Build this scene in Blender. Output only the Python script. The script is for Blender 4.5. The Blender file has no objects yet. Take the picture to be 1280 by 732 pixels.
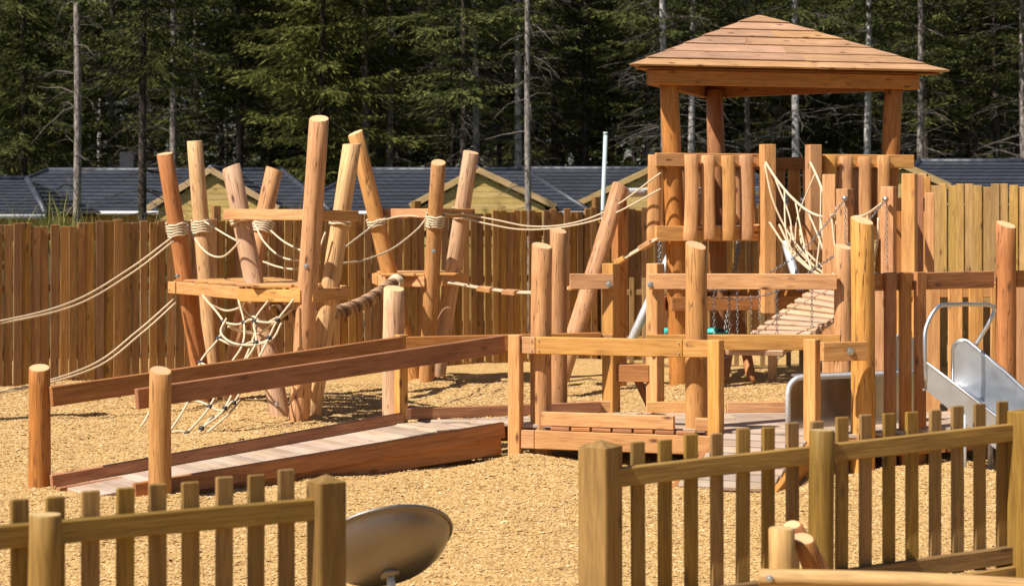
import bpy, math, random
import numpy as np
from mathutils import Vector, Matrix, noise

random.seed(11)
RNG = np.random.default_rng(11)
SC = bpy.context.scene
COL = SC.collection

# ------------------------------------------------------------------ camera
F = 2500.0        # focal length in pixels of the 1280 wide photograph
HC = 2.05         # eye height
V0 = 258.0        # row of the horizon
cam = bpy.data.cameras.new('camera')
cam.sensor_width = 36.0
cam.lens = 36.0 * F / 1280.0
cam.shift_y = -(366.0 - V0) / 1280.0
cam.clip_start = 0.1
cam.clip_end = 2000.0
cam.dof.use_dof = True
cam.dof.focus_distance = 16.0
cam.dof.aperture_fstop = 4.2
camo = bpy.data.objects.new('camera', cam)
camo.location = (0, 0, HC)
camo.rotation_euler = (math.radians(90), 0, 0)
COL.objects.link(camo)
SC.camera = camo

# ------------------------------------------------------------------ sky, sun, exposure
SUN_EL = math.radians(50)
SUN_DIR = Vector((-0.82, -0.57, 0)).normalized() * math.cos(SUN_EL) + Vector((0, 0, math.sin(SUN_EL)))
world = bpy.data.worlds.new('World')
SC.world = world
world.use_nodes = True
wn = world.node_tree.nodes
sky = wn.new('ShaderNodeTexSky')
sky.sky_type = 'NISHITA'
sky.sun_disc = False
sky.sun_elevation = SUN_EL
sky.sun_rotation = math.atan2(SUN_DIR.x, SUN_DIR.y)
sky.air_density = 1.0
sky.dust_density = 1.0
bg = wn['Background']
bg.inputs['Strength'].default_value = 0.05
world.node_tree.links.new(sky.outputs[0], bg.inputs[0])
sun = bpy.data.lights.new('sun', 'SUN')
sun.energy = 5.0
sun.angle = math.radians(0.5)
sun.color = (1.0, 0.93, 0.865)
suno = bpy.data.objects.new('sun', sun)
suno.rotation_euler = (-SUN_DIR).to_track_quat('-Z', 'Y').to_euler()
suno.location = (-20, -10, 30)
COL.objects.link(suno)
SC.view_settings.view_transform = 'Standard'
SC.view_settings.look = 'None'
SC.view_settings.gamma = 1.0
SC.view_settings.use_curve_mapping = False
SC.view_settings.exposure = 0.66

# ------------------------------------------------------------------ helpers
def W(u, v, d):
    """point at depth d seen at photograph position u, v"""
    return Vector(((u - 640.0) * d / F, d, HC - (v - V0) * d / F))

def XY(u, d, z=0.0):
    return Vector(((u - 640.0) * d / F, d, z))

def thing(name, label, cat, loc=(0, 0, 0), group=None):
    o = bpy.data.objects.new(name, None)
    o.empty_display_size = 0.2
    COL.objects.link(o)
    o.location = loc
    o['label'] = label
    o['category'] = cat
    if group: o['group'] = group
    return o

def tag(o, label, cat, group=None):
    o['label'] = label; o['category'] = cat
    if group: o['group'] = group
    return o

def world_loc(o):
    v = Vector(o.location)
    p = o.parent
    while p is not None:
        v += Vector(p.location); p = p.parent
    return v

def put(name, mesh, parent=None, M=None):
    """link one mesh object; parents are never rotated unless a mesh part itself"""
    o = bpy.data.objects.new(name, mesh)
    COL.objects.link(o)
    M = M or Matrix.Identity(4)
    if parent is not None:
        o.parent = parent
        PW = WM.get(parent.name)
        if PW is None: PW = Matrix.Translation(parent.location)
        o.matrix_local = PW.inverted() @ M
    else:
        o.matrix_local = M
    WM[o.name] = M.copy()
    return o
WM = {}

def fast_mesh(name, verts, faces, mats, smooth=False, midx=None):
    """verts (n,3), faces (m,k) arrays with constant k"""
    me = bpy.data.meshes.new(name)
    verts = np.asarray(verts, dtype=np.float32); faces = np.asarray(faces, dtype=np.int32)
    m, k = faces.shape
    me.vertices.add(len(verts)); me.vertices.foreach_set('co', verts.ravel())
    me.loops.add(m * k); me.loops.foreach_set('vertex_index', faces.ravel())
    me.polygons.add(m)
    me.polygons.foreach_set('loop_start', np.arange(0, m * k, k, dtype=np.int32))
    if smooth: me.polygons.foreach_set('use_smooth', np.ones(m, dtype=bool))
    if midx is not None: me.polygons.foreach_set('material_index', np.asarray(midx, dtype=np.int32))
    for x in (mats if isinstance(mats, (list, tuple)) else [mats]): me.materials.append(x)
    me.update(calc_edges=True)
    me.validate()
    return me

def py_mesh(name, verts, faces, mats, smooth=False, midx=None):
    me = bpy.data.meshes.new(name)
    me.from_pydata([tuple(v) for v in verts], [], faces)
    for x in (mats if isinstance(mats, (list, tuple)) else [mats]): me.materials.append(x)
    if smooth is True:
        me.polygons.foreach_set('use_smooth', [True] * len(me.polygons))
    elif smooth:
        me.polygons.foreach_set('use_smooth', smooth)
    if midx: me.polygons.foreach_set('material_index', midx)
    me.update()
    return me

def frame(p0, p1, side=None):
    p0 = Vector(p0); p1 = Vector(p1)
    x = (p1 - p0).normalized()
    if side is None:
        y = Vector((0, 0, 1)).cross(x)
        if y.length < 1e-3: y = Vector((0, 1, 0))
    else:
        y = Vector(side) - x * x.dot(Vector(side))
    y.normalize()
    z = x.cross(y)
    M = Matrix.Identity(4)
    for i in range(3):
        M[i][0] = x[i]; M[i][1] = y[i]; M[i][2] = z[i]; M[i][3] = p0[i]
    return M, (p1 - p0).length

# ------------------------------------------------------------------ materials
class NT:
    def __init__(s, name):
        s.m = bpy.data.materials.new(name); s.m.use_nodes = True
        s.t = s.m.node_tree; s.n = s.t.nodes; s.n.clear()
        s.out = s.n.new('ShaderNodeOutputMaterial')
    def node(s, typ, ins=None, **kw):
        o = s.n.new('ShaderNode' + typ)
        for k, v in kw.items(): setattr(o, k, v)
        for k, v in (ins or {}).items():
            if hasattr(v, 'node'): s.t.links.new(v, o.inputs[k])
            else: o.inputs[k].default_value = v
        return o
    def ramp(s, fac, stops, interp='LINEAR'):
        r = s.n.new('ShaderNodeValToRGB'); r.color_ramp.interpolation = interp
        e = r.color_ramp.elements
        while len(e) < len(stops): e.new(0.5)
        for el, (p, c) in zip(e, stops):
            el.position = p; el.color = (c[0], c[1], c[2], 1) if hasattr(c, '__len__') else (c, c, c, 1)
        s.t.links.new(fac, r.inputs[0]); return r.outputs[0]
    def mix(s, a, b, fac, mode='MIX'):
        o = s.node('Mix', data_type='RGBA', blend_type=mode)
        for i, v in ((0, fac), (6, a), (7, b)):
            if hasattr(v, 'node'): s.t.links.new(v, o.inputs[i])
            else: o.inputs[i].default_value = (v[0], v[1], v[2], 1) if hasattr(v, '__len__') else v
        return o.outputs[2]
    def math(s, op, a, b=0.0):
        o = s.node('Math', operation=op)
        for i, v in ((0, a), (1, b)):
            if hasattr(v, 'node'): s.t.links.new(v, o.inputs[i])
            else: o.inputs[i].default_value = v
        return o.outputs[0]
    def done(s, shader):
        s.t.links.new(shader, s.out.inputs[0]); return s.m

def wood(name, light, dark, knot=(0.12, 0.045, 0.02), grain=1.0, tone=0.25, rough=0.62, knots=1.0, grey=None, greyamt=0.0, crack=0.0):
    """grain runs along each piece's own X axis"""
    t = NT(name)
    tc = t.node('TexCoord'); oi = t.node('ObjectInfo')
    off = t.node('VectorMath', {0: oi.outputs['Random'], 1: (37.0, 91.0, 53.0)}, operation='MULTIPLY').outputs[0]
    co = t.node('VectorMath', {0: tc.outputs['Object'], 1: off}, operation='ADD').outputs[0]
    m1 = t.node('Mapping', {'Vector': co, 'Scale': (1.1, 16, 16)}).outputs[0]
    n1 = t.node('TexNoise', {'Vector': m1, 'Scale': 2.6 * grain, 'Detail': 6.0, 'Roughness': 0.62, 'Distortion': 0.7}).outputs[0]
    m2 = t.node('Mapping', {'Vector': co, 'Scale': (2.0, 60, 60)}).outputs[0]
    n2 = t.node('TexNoise', {'Vector': m2, 'Scale': 2.0 * grain, 'Detail': 4.0, 'Roughness': 0.6}).outputs[0]
    n3 = t.node('TexNoise', {'Vector': co, 'Scale': 2.3, 'Detail': 4.0, 'Roughness': 0.55}).outputs[0]
    fac = t.ramp(n1, [(0.33, 0.0), (0.68, 1.0)])
    c = t.mix(dark, light, fac)
    c = t.mix(c, tuple(x * 0.5 for x in dark), t.ramp(n2, [(0.54, 0.0), (0.72, 0.7)]))
    m6 = t.node('Mapping', {'Vector': co, 'Scale': (0.7, 7, 7)}).outputs[0]
    n6 = t.node('TexNoise', {'Vector': m6, 'Scale': 1.7, 'Detail': 5.0, 'Roughness': 0.65, 'Distortion': 1.2}).outputs[0]
    c = t.mix(c, tuple(min(1, x * 1.2 + .006) for x in light), t.ramp(n6, [(0.52, 0.0), (0.72, 0.7)]))
    c = t.mix(c, tuple(x * 0.62 for x in dark), t.ramp(n6, [(0.28, 0.75), (0.45, 0.0)]))
    # knots
    m4 = t.node('Mapping', {'Vector': co, 'Scale': (2.8, 7.5, 7.5)}).outputs[0]
    vo = t.node('TexVoronoi', {'Vector': m4, 'Scale': 1.35, 'Randomness': 1.0})
    kf = t.ramp(vo.outputs['Distance'], [(0.07, 1.0), (0.12, 0.6), (0.24, 0.0)])
    ksel = t.math('GREATER_THAN', t.node('SeparateColor', {0: vo.outputs['Color']}).outputs[0], 1.0 - 0.55 * knots)
    c = t.mix(c, knot, t.math('MULTIPLY', kf, ksel))
    # slow tone changes and piece to piece differences
    if grey is not None:
        gf = t.ramp(n3, [(0.36, 0.25), (0.62, 1.0)])
        c = t.mix(c, grey, t.math('MULTIPLY', gf, greyamt))
    val = t.math('ADD', t.math('MULTIPLY', oi.outputs['Random'], tone * 1.2), 1.0 - tone * 0.6)
    val = t.math('MULTIPLY', val, t.math('ADD', t.math('MULTIPLY', n3, 0.5), 0.75))
    rnd2 = t.math('FRACT', t.math('MULTIPLY', oi.outputs['Random'], 17.31))
    hue = t.math('ADD', 0.5 - 0.004, t.math('MULTIPLY', rnd2, 0.011))
    sat = t.math('ADD', 0.9, t.math('MULTIPLY', rnd2, 0.16))
    hsv = t.node('HueSaturation', {'Hue': hue, 'Saturation': sat, 'Value': val, 'Color': c}).outputs[0]
    h = t.math('ADD', t.math('MULTIPLY', n1, 0.6), t.math('MULTIPLY', n2, 0.5))
    if crack > 0:
        m5 = t.node('Mapping', {'Vector': co, 'Scale': (0.5, 9, 9)}).outputs[0]
        v5 = t.node('TexNoise', {'Vector': m5, 'Scale': 2.0, 'Detail': 2.0}).outputs[0]
        cf = t.ramp(t.math('ABSOLUTE', t.math('SUBTRACT', v5, 0.5)), [(0.0, 1.0), (0.012, 0.0)])
        hsv = t.mix(hsv, (0.06, 0.025, 0.012), t.math('MULTIPLY', cf, crack))
        h = t.math('SUBTRACT', h, t.math('MULTIPLY', cf, 0.7))
    bp = t.node('Bump', {'Strength': 0.5, 'Distance': 0.008, 'Height': h}).outputs[0]
    b = t.node('BsdfPrincipled', {'Base Color': hsv, 'Roughness': rough, 'Normal': bp})
    b.inputs['Specular IOR Level'].default_value = 0.3
    return t.done(b.outputs[0])

def endgrain(name, light, dark):
    t = NT(name)
    tc = t.node('TexCoord'); oi = t.node('ObjectInfo')
    co = tc.outputs['Object']
    flat = t.node('Mapping', {'Vector': co, 'Scale': (0.0, 1, 1)}).outputs[0]
    wv = t.node('TexWave', {'Vector': flat, 'Scale': 22.0, 'Distortion': 2.2, 'Detail': 2.0, 'Detail Scale': 1.5}, wave_type='RINGS', rings_direction='X').outputs[1]
    n = t.node('TexNoise', {'Vector': co, 'Scale': 30.0, 'Detail': 3.0}).outputs[0]
    c = t.mix(dark, light, t.math('MULTIPLY', t.math('ADD', wv, n), 0.5))
    val = t.math('ADD', 0.85, t.math('MULTIPLY', oi.outputs['Random'], 0.3))
    c = t.node('HueSaturation', {'Value': val, 'Color': c}).outputs[0]
    b = t.node('BsdfPrincipled', {'Base Color': c, 'Roughness': 0.8})
    return t.done(b.outputs[0])

M = {}
M['larch'] = wood('larch_sawn', (0.615, 0.32, 0.115), (0.46, 0.205, 0.064), tone=0.25, knots=1.0)
M['larch_red'] = wood('larch_red_sawn', (0.44, 0.19, 0.066), (0.31, 0.115, 0.037), tone=0.3, knots=1.0)
M['log'] = wood('log_peeled', (0.575, 0.295, 0.105), (0.44, 0.195, 0.06), grain=1.2, tone=0.25, knots=0.8, crack=0.8)
M['log_red'] = wood('log_red', (0.46, 0.185, 0.065), (0.33, 0.12, 0.04), grain=1.2, tone=0.2, knots=0.8, crack=0.7)
M['log_pale'] = wood('log_pale', (0.60, 0.37, 0.20), (0.50, 0.28, 0.135), grain=1.2, tone=0.2, knots=0.8, crack=0.8)
M['deck'] = wood('deck_weathered', (0.45, 0.31, 0.20), (0.34, 0.215, 0.13), tone=0.35, knots=0.7, grey=(0.40, 0.345, 0.285), greyamt=0.6, rough=0.75)
M['larch_pale'] = wood('larch_pale_plank', (0.64, 0.42, 0.26), (0.52, 0.31, 0.18), tone=0.25, knots=0.6)
M['roofwood'] = wood('roof_board_wood', (0.46, 0.27, 0.145), (0.36, 0.19, 0.095), tone=0.22, knots=1.2, grain=0.9)
M['treated'] = wood('treated_pine', (0.33, 0.188, 0.046), (0.19, 0.095, 0.022), knot=(0.09, 0.05, 0.02), tone=0.3, knots=0.6, grey=(0.17, 0.112, 0.036), greyamt=0.35)
M['treated_new'] = wood('treated_pine_new', (0.43, 0.265, 0.088), (0.29, 0.16, 0.05), knot=(0.11, 0.05, 0.02), tone=0.5, knots=1.0)
M['fence'] = wood('fence_pale_wood', (0.40, 0.20, 0.056), (0.23, 0.102, 0.027), knot=(0.07, 0.028, 0.012), tone=0.5, knots=1.0, grey=(0.17, 0.09, 0.035), greyamt=0.35)
M['end'] = endgrain('log_end', (0.72, 0.46, 0.24), (0.55, 0.30, 0.13))
M['end_treated'] = endgrain('treated_end', (0.5, 0.36, 0.16), (0.36, 0.24, 0.1))
M['clad'] = wood('gable_cladding', (0.60, 0.43, 0.15), (0.46, 0.30, 0.10), tone=0.15, knots=0.5)
M['barge'] = wood('barge_board_wood', (0.52, 0.36, 0.17), (0.42, 0.27, 0.12), tone=0.1, knots=0.3)

def simple(name, col, rough=0.5, metal=0.0, var=0.15, scale=8.0, bump=0.0, spec=0.5, aniso=False):
    t = NT(name)
    tc = t.node('TexCoord')
    n = t.node('TexNoise', {'Vector': tc.outputs['Object'], 'Scale': scale, 'Detail': 5.0, 'Roughness': 0.6}).outputs[0]
    c = t.mix(tuple(x * (1 - var) for x in col), tuple(min(1, x * (1 + var)) for x in col), n)
    ins = {'Base Color': c, 'Metallic': metal, 'Specular IOR Level': spec,
           'Roughness': t.ramp(n, [(0.3, max(0.02, rough * 0.8)), (0.7, min(1, rough * 1.25))])}
    if bump: ins['Normal'] = t.node('Bump', {'Strength': bump, 'Distance': 0.01, 'Height': n}).outputs[0]
    b = t.node('BsdfPrincipled', ins)
    return t.done(b.outputs[0])
M['rope'] = simple('rope_cream', (0.60, 0.48, 0.32), 0.9, var=0.25, scale=60, bump=0.4)
M['rope_dirty'] = simple('rope_tan', (0.52, 0.40, 0.25), 0.9, var=0.3, scale=40, bump=0.4)
M['hemp'] = simple('rope_thick_brown', (0.32, 0.185, 0.095), 0.9, var=0.35, scale=45, bump=0.5)
M['hemp_dark'] = simple('rope_thick_dark', (0.17, 0.09, 0.045), 0.9, var=0.3, scale=45, bump=0.5)
M['hemp_light'] = simple('rope_thick_tan', (0.46, 0.29, 0.16), 0.9, var=0.3, scale=45, bump=0.5)
M['panel_steel'] = simple('panel_steel', (0.42, 0.40, 0.39), 0.22, 1.0, var=0.1, scale=4)
M['steel'] = simple('stainless_steel', (0.52, 0.54, 0.56), 0.36, 0.9, var=0.15, scale=5)
M['dish_steel'] = simple('dish_steel', (0.24, 0.21, 0.19), 0.45, 0.9, var=0.1, scale=3)
M['galv'] = simple('galvanised_steel', (0.56, 0.58, 0.58), 0.5, 0.45, var=0.2, scale=25)
M['chain'] = simple('chain_steel', (0.30, 0.29, 0.28), 0.5, 0.9, var=0.3, scale=30)
M['black'] = simple('black_rubber', (0.025, 0.025, 0.028), 0.6)
M['mast'] = simple('pale_green_paint', (0.42, 0.52, 0.50), 0.5, var=0.08)
M['teal'] = simple('turquoise_plastic', (0.05, 0.55, 0.45), 0.4)
M['bolt'] = simple('bolt_zinc', (0.5, 0.5, 0.48), 0.4, 0.9)
M['white'] = simple('white_plastic_gutter', (0.7, 0.7, 0.7), 0.5)
M['flue'] = simple('dark_flue', (0.03, 0.03, 0.035), 0.5)

def tile_material():
    t = NT('roof_tile_slate')
    tc = t.node('TexCoord'); oi = t.node('ObjectInfo')
    co = tc.outputs['Object']
    sx = t.node('SeparateXYZ', {0: co}).outputs[0]
    w = t.math('SINE', t.math('MULTIPLY', sx, 21.0))
    n = t.node('TexNoise', {'Vector': co, 'Scale': 3.0, 'Detail': 6.0}).outputs[0]
    c = t.ramp(n, [(0.3, (0.024, 0.028, 0.038)), (0.7, (0.046, 0.051, 0.064))])
    val = t.math('ADD', 0.85, t.math('MULTIPLY', oi.outputs['Random'], 0.3))
    c = t.node('HueSaturation', {'Value': val, 'Color': c}).outputs[0]
    bp = t.node('Bump', {'Strength': 0.25, 'Distance': 0.02, 'Height': w}).outputs[0]
    b = t.node('BsdfPrincipled', {'Base Color': c, 'Roughness': 0.5, 'Normal': bp})
    return t.done(b.outputs[0])
M['tile'] = tile_material()

def chip_ground():
    t = NT('wood_chip_bed')
    tc = t.node('TexCoord'); co = tc.outputs['Object']
    m1 = t.node('Mapping', {'Vector': co, 'Scale': (1.0, 1.0, 1.0)}).outputs[0]
    dist = t.node('TexNoise', {'Vector': m1, 'Scale': 30.0, 'Detail': 2.0}).outputs['Color']
    cd = t.node('VectorMath', {0: m1, 1: t.node('VectorMath', {0: dist, 1: (0.03, 0.03, 0.03)}, operation='MULTIPLY').outputs[0]}, operation='ADD').outputs[0]
    v = t.node('TexVoronoi', {'Vector': cd, 'Scale': 55.0})
    g = t.node('SeparateColor', {0: v.outputs['Color']}).outputs[0]
    c = t.ramp(g, [(0.0, (0.303, 0.176, 0.059)), (0.25, (0.416, 0.256, 0.092)), (0.6, (0.486, 0.312, 0.121)), (1.0, (0.572, 0.392, 0.171))])
    big = t.node('TexNoise', {'Vector': co, 'Scale': 0.9, 'Detail': 5.0, 'Roughness': 0.6}).outputs[0]
    c = t.mix(c, (0.30, 0.18, 0.07), t.ramp(big, [(0.5, 0.0), (0.75, 0.25)]))
    h = t.math('ADD', t.math('MULTIPLY', g, 0.6), t.math('MULTIPLY', v.outputs['Distance'], -1.2))
    bp = t.node('Bump', {'Strength': 0.5, 'Distance': 0.012, 'Height': h}).outputs[0]
    b = t.node('BsdfPrincipled', {'Base Color': c, 'Roughness': 0.85, 'Normal': bp, 'Specular IOR Level': 0.15})
    return t.done(b.outputs[0])
M['chipbed'] = chip_ground()

def chip_mat():
    t = NT('wood_chip')
    g = t.node('NewGeometry')
    r = g.outputs['Random Per Island']
    c = t.ramp(r, [(0.0, (0.258, 0.130, 0.045)), (0.1, (0.364, 0.212, 0.075)), (0.5, (0.477, 0.304, 0.121)), (0.85, (0.546, 0.368, 0.157)), (1.0, (0.659, 0.496, 0.263))])
    b = t.node('BsdfPrincipled', {'Base Color': c, 'Roughness': 0.8, 'Specular IOR Level': 0.2})
    return t.done(b.outputs[0])
M['chip'] = chip_mat()

def ground_mat():
    t = NT('forest_floor')
    tc = t.node('TexCoord'); co = tc.outputs['Object']
    n = t.node('TexNoise', {'Vector': co, 'Scale': 0.6, 'Detail': 8.0, 'Roughness': 0.65}).outputs[0]
    n2 = t.node('TexNoise', {'Vector': co, 'Scale': 9.0, 'Detail': 5.0}).outputs[0]
    c = t.ramp(n, [(0.3, (0.045, 0.035, 0.018)), (0.5, (0.05, 0.06, 0.02)), (0.7, (0.09, 0.085, 0.03))])
    bp = t.node('Bump', {'Strength': 0.8, 'Distance': 0.08, 'Height': n2}).outputs[0]
    return t.done(t.node('BsdfPrincipled', {'Base Color': c, 'Roughness': 0.95, 'Normal': bp}).outputs[0])
M['ground'] = ground_mat()

def leaf_mat(name, stops, transl=0.25):
    t = NT(name)
    g = t.node('NewGeometry'); oi = t.node('ObjectInfo')
    tc = t.node('TexCoord')
    n = t.node('TexNoise', {'Vector': tc.outputs['Object'], 'Scale': 0.9, 'Detail': 4.0}).outputs[0]
    f = t.math('ADD', t.math('MULTIPLY', g.outputs['Random Per Island'], 0.45), t.math('MULTIPLY', n, 0.6))
    c = t.ramp(f, stops)
    val = t.math('ADD', 0.7, t.math('MULTIPLY', oi.outputs['Random'], 0.6))
    c = t.node('HueSaturation', {'Value': val, 'Color': c}).outputs[0]
    d = t.node('BsdfDiffuse', {'Color': c})
    tr = t.node('BsdfTranslucent', {'Color': c})
    mx = t.node('MixShader', {0: transl, 1: d.outputs[0], 2: tr.outputs[0]})
    return t.done(mx.outputs[0])
M['needle'] = leaf_mat('spruce_needles', [(0.25, (0.03, 0.04, 0.014)), (0.5, (0.07, 0.082, 0.027)), (0.75, (0.15, 0.15, 0.05))])
M['needle_bright'] = leaf_mat('spruce_needles_sunlit', [(0.25, (0.06, 0.075, 0.02)), (0.5, (0.14, 0.155, 0.04)), (0.75, (0.26, 0.25, 0.075))])  # brighter copy of the needles, sunlight on the boughs put into the colour
M['grass'] = leaf_mat('grass_blade', [(0.25, (0.07, 0.10, 0.02)), (0.5, (0.15, 0.16, 0.04)), (0.75, (0.30, 0.26, 0.10))])

def bark(name, dark, light, amt):
    t = NT(name)
    tc = t.node('TexCoord'); co = tc.outputs['Object']
    m = t.node('Mapping', {'Vector': co, 'Scale': (7, 7, 5)}).outputs[0]
    n = t.node('TexNoise', {'Vector': m, 'Scale': 1.6, 'Detail': 7.0, 'Roughness': 0.7}).outputs[0]
    c = t.mix(dark, light, t.ramp(n, [(0.5 - amt * 0.3, 0.0), (0.72 - amt * 0.25, 1.0)]))
    bp = t.node('Bump', {'Strength': 0.8, 'Distance': 0.03, 'Height': n}).outputs[0]
    return t.done(t.node('BsdfPrincipled', {'Base Color': c, 'Roughness': 0.9, 'Normal': bp, 'Specular IOR Level': 0.1}).outputs[0])
M['bark_pale'] = bark('bark_pale', (0.075, 0.058, 0.045), (0.34, 0.30, 0.26), 0.45)
M['bark_white'] = bark('bark_white', (0.13, 0.11, 0.09), (0.55, 0.52, 0.48), 0.7)
M['bark_dark'] = bark('bark_dark', (0.035, 0.028, 0.022), (0.13, 0.10, 0.08), 0.2)
M['twig'] = bark('dead_twig', (0.06, 0.05, 0.042), (0.17, 0.15, 0.125), 0.4)
M['twig_dark'] = bark('dead_twig_dark', (0.04, 0.034, 0.027), (0.12, 0.10, 0.085), 0.3)

# ------------------------------------------------------------------ shapes
def box_mesh(L, w, h, mats, c=0.004, bow=0.0):
    """chamfered timber: x 0..L, y and z centred"""
    vs = []; idx = {}
    for ix, x in enumerate((0, L)):
        sx = 1 if ix == 0 else -1
        for iy, y in enumerate((-w / 2, w / 2)):
            sy = 1 if iy == 0 else -1
            for iz, z in enumerate((-h / 2, h / 2)):
                sz = 1 if iz == 0 else -1
                for k, p in enumerate(((x, y + sy * c, z + sz * c), (x + sx * c, y, z + sz * c), (x + sx * c, y + sy * c, z))):
                    idx[(ix, iy, iz, k)] = len(vs); vs.append(p)
    fs = []
    g = lambda *a: idx[a]
    fs.append([g(0,0,0,0), g(0,0,1,0), g(0,1,1,0), g(0,1,0,0)])
    fs.append([g(1,0,0,0), g(1,1,0,0), g(1,1,1,0), g(1,0,1,0)])
    fs.append([g(0,0,0,1), g(1,0,0,1), g(1,0,1,1), g(0,0,1,1)])
    fs.append([g(0,1,0,1), g(0,1,1,1), g(1,1,1,1), g(1,1,0,1)])
    fs.append([g(0,0,0,2), g(0,1,0,2), g(1,1,0,2), g(1,0,0,2)])
    fs.append([g(0,0,1,2), g(1,0,1,2), g(1,1,1,2), g(0,1,1,2)])
    for iy in (0, 1):
        for iz in (0, 1):
            q = [g(0,iy,iz,1), g(1,iy,iz,1), g(1,iy,iz,2), g(0,iy,iz,2)]
            fs.append(q if (iy + iz) % 2 else q[::-1])
    for ix in (0, 1):
        for iz in (0, 1):
            q = [g(ix,0,iz,0), g(ix,1,iz,0), g(ix,1,iz,2), g(ix,0,iz,2)]
            fs.append(q if (ix + iz) % 2 else q[::-1])
        for iy in (0, 1):
            q = [g(ix,iy,0,0), g(ix,iy,1,0), g(ix,iy,1,1), g(ix,iy,0,1)]
            fs.append(q[::-1] if (ix + iy) % 2 else q)
    for ix in (0, 1):
        for iy in (0, 1):
            for iz in (0, 1):
                q = [g(ix,iy,iz,0), g(ix,iy,iz,1), g(ix,iy,iz,2)]
                fs.append(q if (ix + iy + iz) % 2 else q[::-1])
    me = py_mesh('timber', vs, fs, mats)
    import bmesh
    bm = bmesh.new(); bm.from_mesh(me); bmesh.ops.recalc_face_normals(bm, faces=bm.faces); bm.to_mesh(me); bm.free()
    return me

BOXC = {}
def beam(parent, name, p0, p1, w, h, mat='larch', side=None, c=0.005, share=False):
    Mx, L = frame(p0, p1, side)
    key = (round(L, 3), round(w, 4), round(h, 4), mat)
    if share and key in BOXC: me = BOXC[key]
    else:
        me = box_mesh(L, w, h, M[mat], c); BOXC[key] = me
    return put(name, me, parent, Mx)

def log_mesh(L, r0, r1, mats, cut=0.0, cutang=0.0, n=22, rings=9, wob=0.02, bow=0.0, seed=0, cut0=0.0, flat=1.0):
    vs = []; fs = []; mi = []; sm = []
    ch = 0.006
    def rad(a, t):
        p = Vector((math.cos(a) * 1.3 + seed * 7.1, math.sin(a) * 1.3, t * 1.8 + seed))
        return 1 + wob * noise.noise(p) * 2 + wob * 0.6 * noise.noise(p * 3.1)
    ts = [i / (rings - 1) for i in range(rings)]
    prof = [(-1, 0.9)] + [(t, 1.0) for t in ts] + [(2, 0.9)]
    for (t, k) in prof:
        tt = min(1, max(0, t))
        r = r0 + (r1 - r0) * tt
        by = bow * math.sin(math.pi * tt)
        for j in range(n):
            a = 2 * math.pi * j / n
            rr = r * rad(a, tt * L) - (ch if t in (-1, 2) else 0)
            y = math.cos(a) * rr; z = math.sin(a) * rr
            x = tt * L
            if t == 0: x = ch
            if t == 1: x = L - ch
            if tt == 1: x += (math.cos(a - cutang)) * rr * cut
            if tt == 0: x += (math.cos(a - cutang)) * rr * cut0
            vs.append((x, y * flat, z + by))
    nr = len(prof)
    for i in range(nr - 1):
        for j in range(n):
            k = (j + 1) % n
            fs.append([i * n + j, i * n + k, (i + 1) * n + k, (i + 1) * n + j]); mi.append(0); sm.append(True)
    fs.append([j for j in range(n)][::-1]); mi.append(1); sm.append(False)
    fs.append([(nr - 1) * n + j for j in range(n)]); mi.append(1); sm.append(False)
    fs = [f[::-1] if i < (nr - 1) * n and False else f for i, f in enumerate(fs)]
    me = py_mesh('log', vs, fs, mats, smooth=sm, midx=mi)
    return me

LOGN = [0]
def log(parent, name, p0, p1, r0, r1=None, mat='log', cut=0.0, cutang=0.0, end='end', bow=None, cut0=0.0, n=22, flat=1.0):
    LOGN[0] += 1
    r1 = r1 if r1 is not None else r0 * 0.95
    Mx, L = frame(p0, p1, (0, 1, 0))
    me = log_mesh(L, r0, r1, [M[mat], M[end]], cut, cutang, seed=LOGN[0], bow=(random.uniform(-.012, .012) if bow is None else bow), cut0=cut0, n=n, flat=flat)
    return put(name, me, parent, Mx)

def tube_arrays(pts, r, n=6, taper=None):
    pts = [Vector(p) for p in pts]
    vs = []; fs = []
    t0 = (pts[1] - pts[0]).normalized()
    ref = Vector((0, 0, 1)) if abs(t0.z) < 0.9 else Vector((1, 0, 0))
    u = t0.cross(ref).normalized()
    for i, p in enumerate(pts):
        if i == 0: t = (pts[1] - pts[0])
        elif i == len(pts) - 1: t = pts[-1] - pts[-2]
        else: t = pts[i + 1] - pts[i - 1]
        t.normalize()
        u = (u - t * u.dot(t)).normalized()
        w = t.cross(u)
        rr = r if taper is None else r + (taper - r) * i / (len(pts) - 1)
        for j in range(n):
            a = 2 * math.pi * j / n
            vs.append(p + (u * math.cos(a) + w * math.sin(a)) * rr)
    for i in range(len(pts) - 1):
        for j in range(n):
            k = (j + 1) % n
            fs.append([i * n + j, i * n + k, (i + 1) * n + k, (i + 1) * n + j])
    fs.append(list(range(n))[::-1]); fs.append([(len(pts) - 1) * n + j for j in range(n)])
    return vs, fs

class MB:
    def __init__(s): s.v = []; s.f = []
    def add(s, vf):
        o = len(s.v); s.v += [tuple(x) for x in vf[0]]; s.f += [[i + o for i in f] for f in vf[1]]
    def build(s, name, mat, parent, smooth=True):
        org = world_anchor(parent)
        vs = [(x - org[0], y - org[1], z - org[2]) for x, y, z in s.v]
        return put(name, py_mesh(name, vs, s.f, M[mat], smooth=smooth), parent, Matrix.Translation(org))

def world_anchor(parent):
    if parent is None: return Vector((0, 0, 0))
    if parent.name in WM: return WM[parent.name].translation.copy()
    return Vector(parent.location)

def tube(parent, name, pts, r, mat, n=8, taper=None):
    b = MB(); b.add(tube_arrays(pts, r, n, taper))
    return b.build(name, mat, parent)

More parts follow.
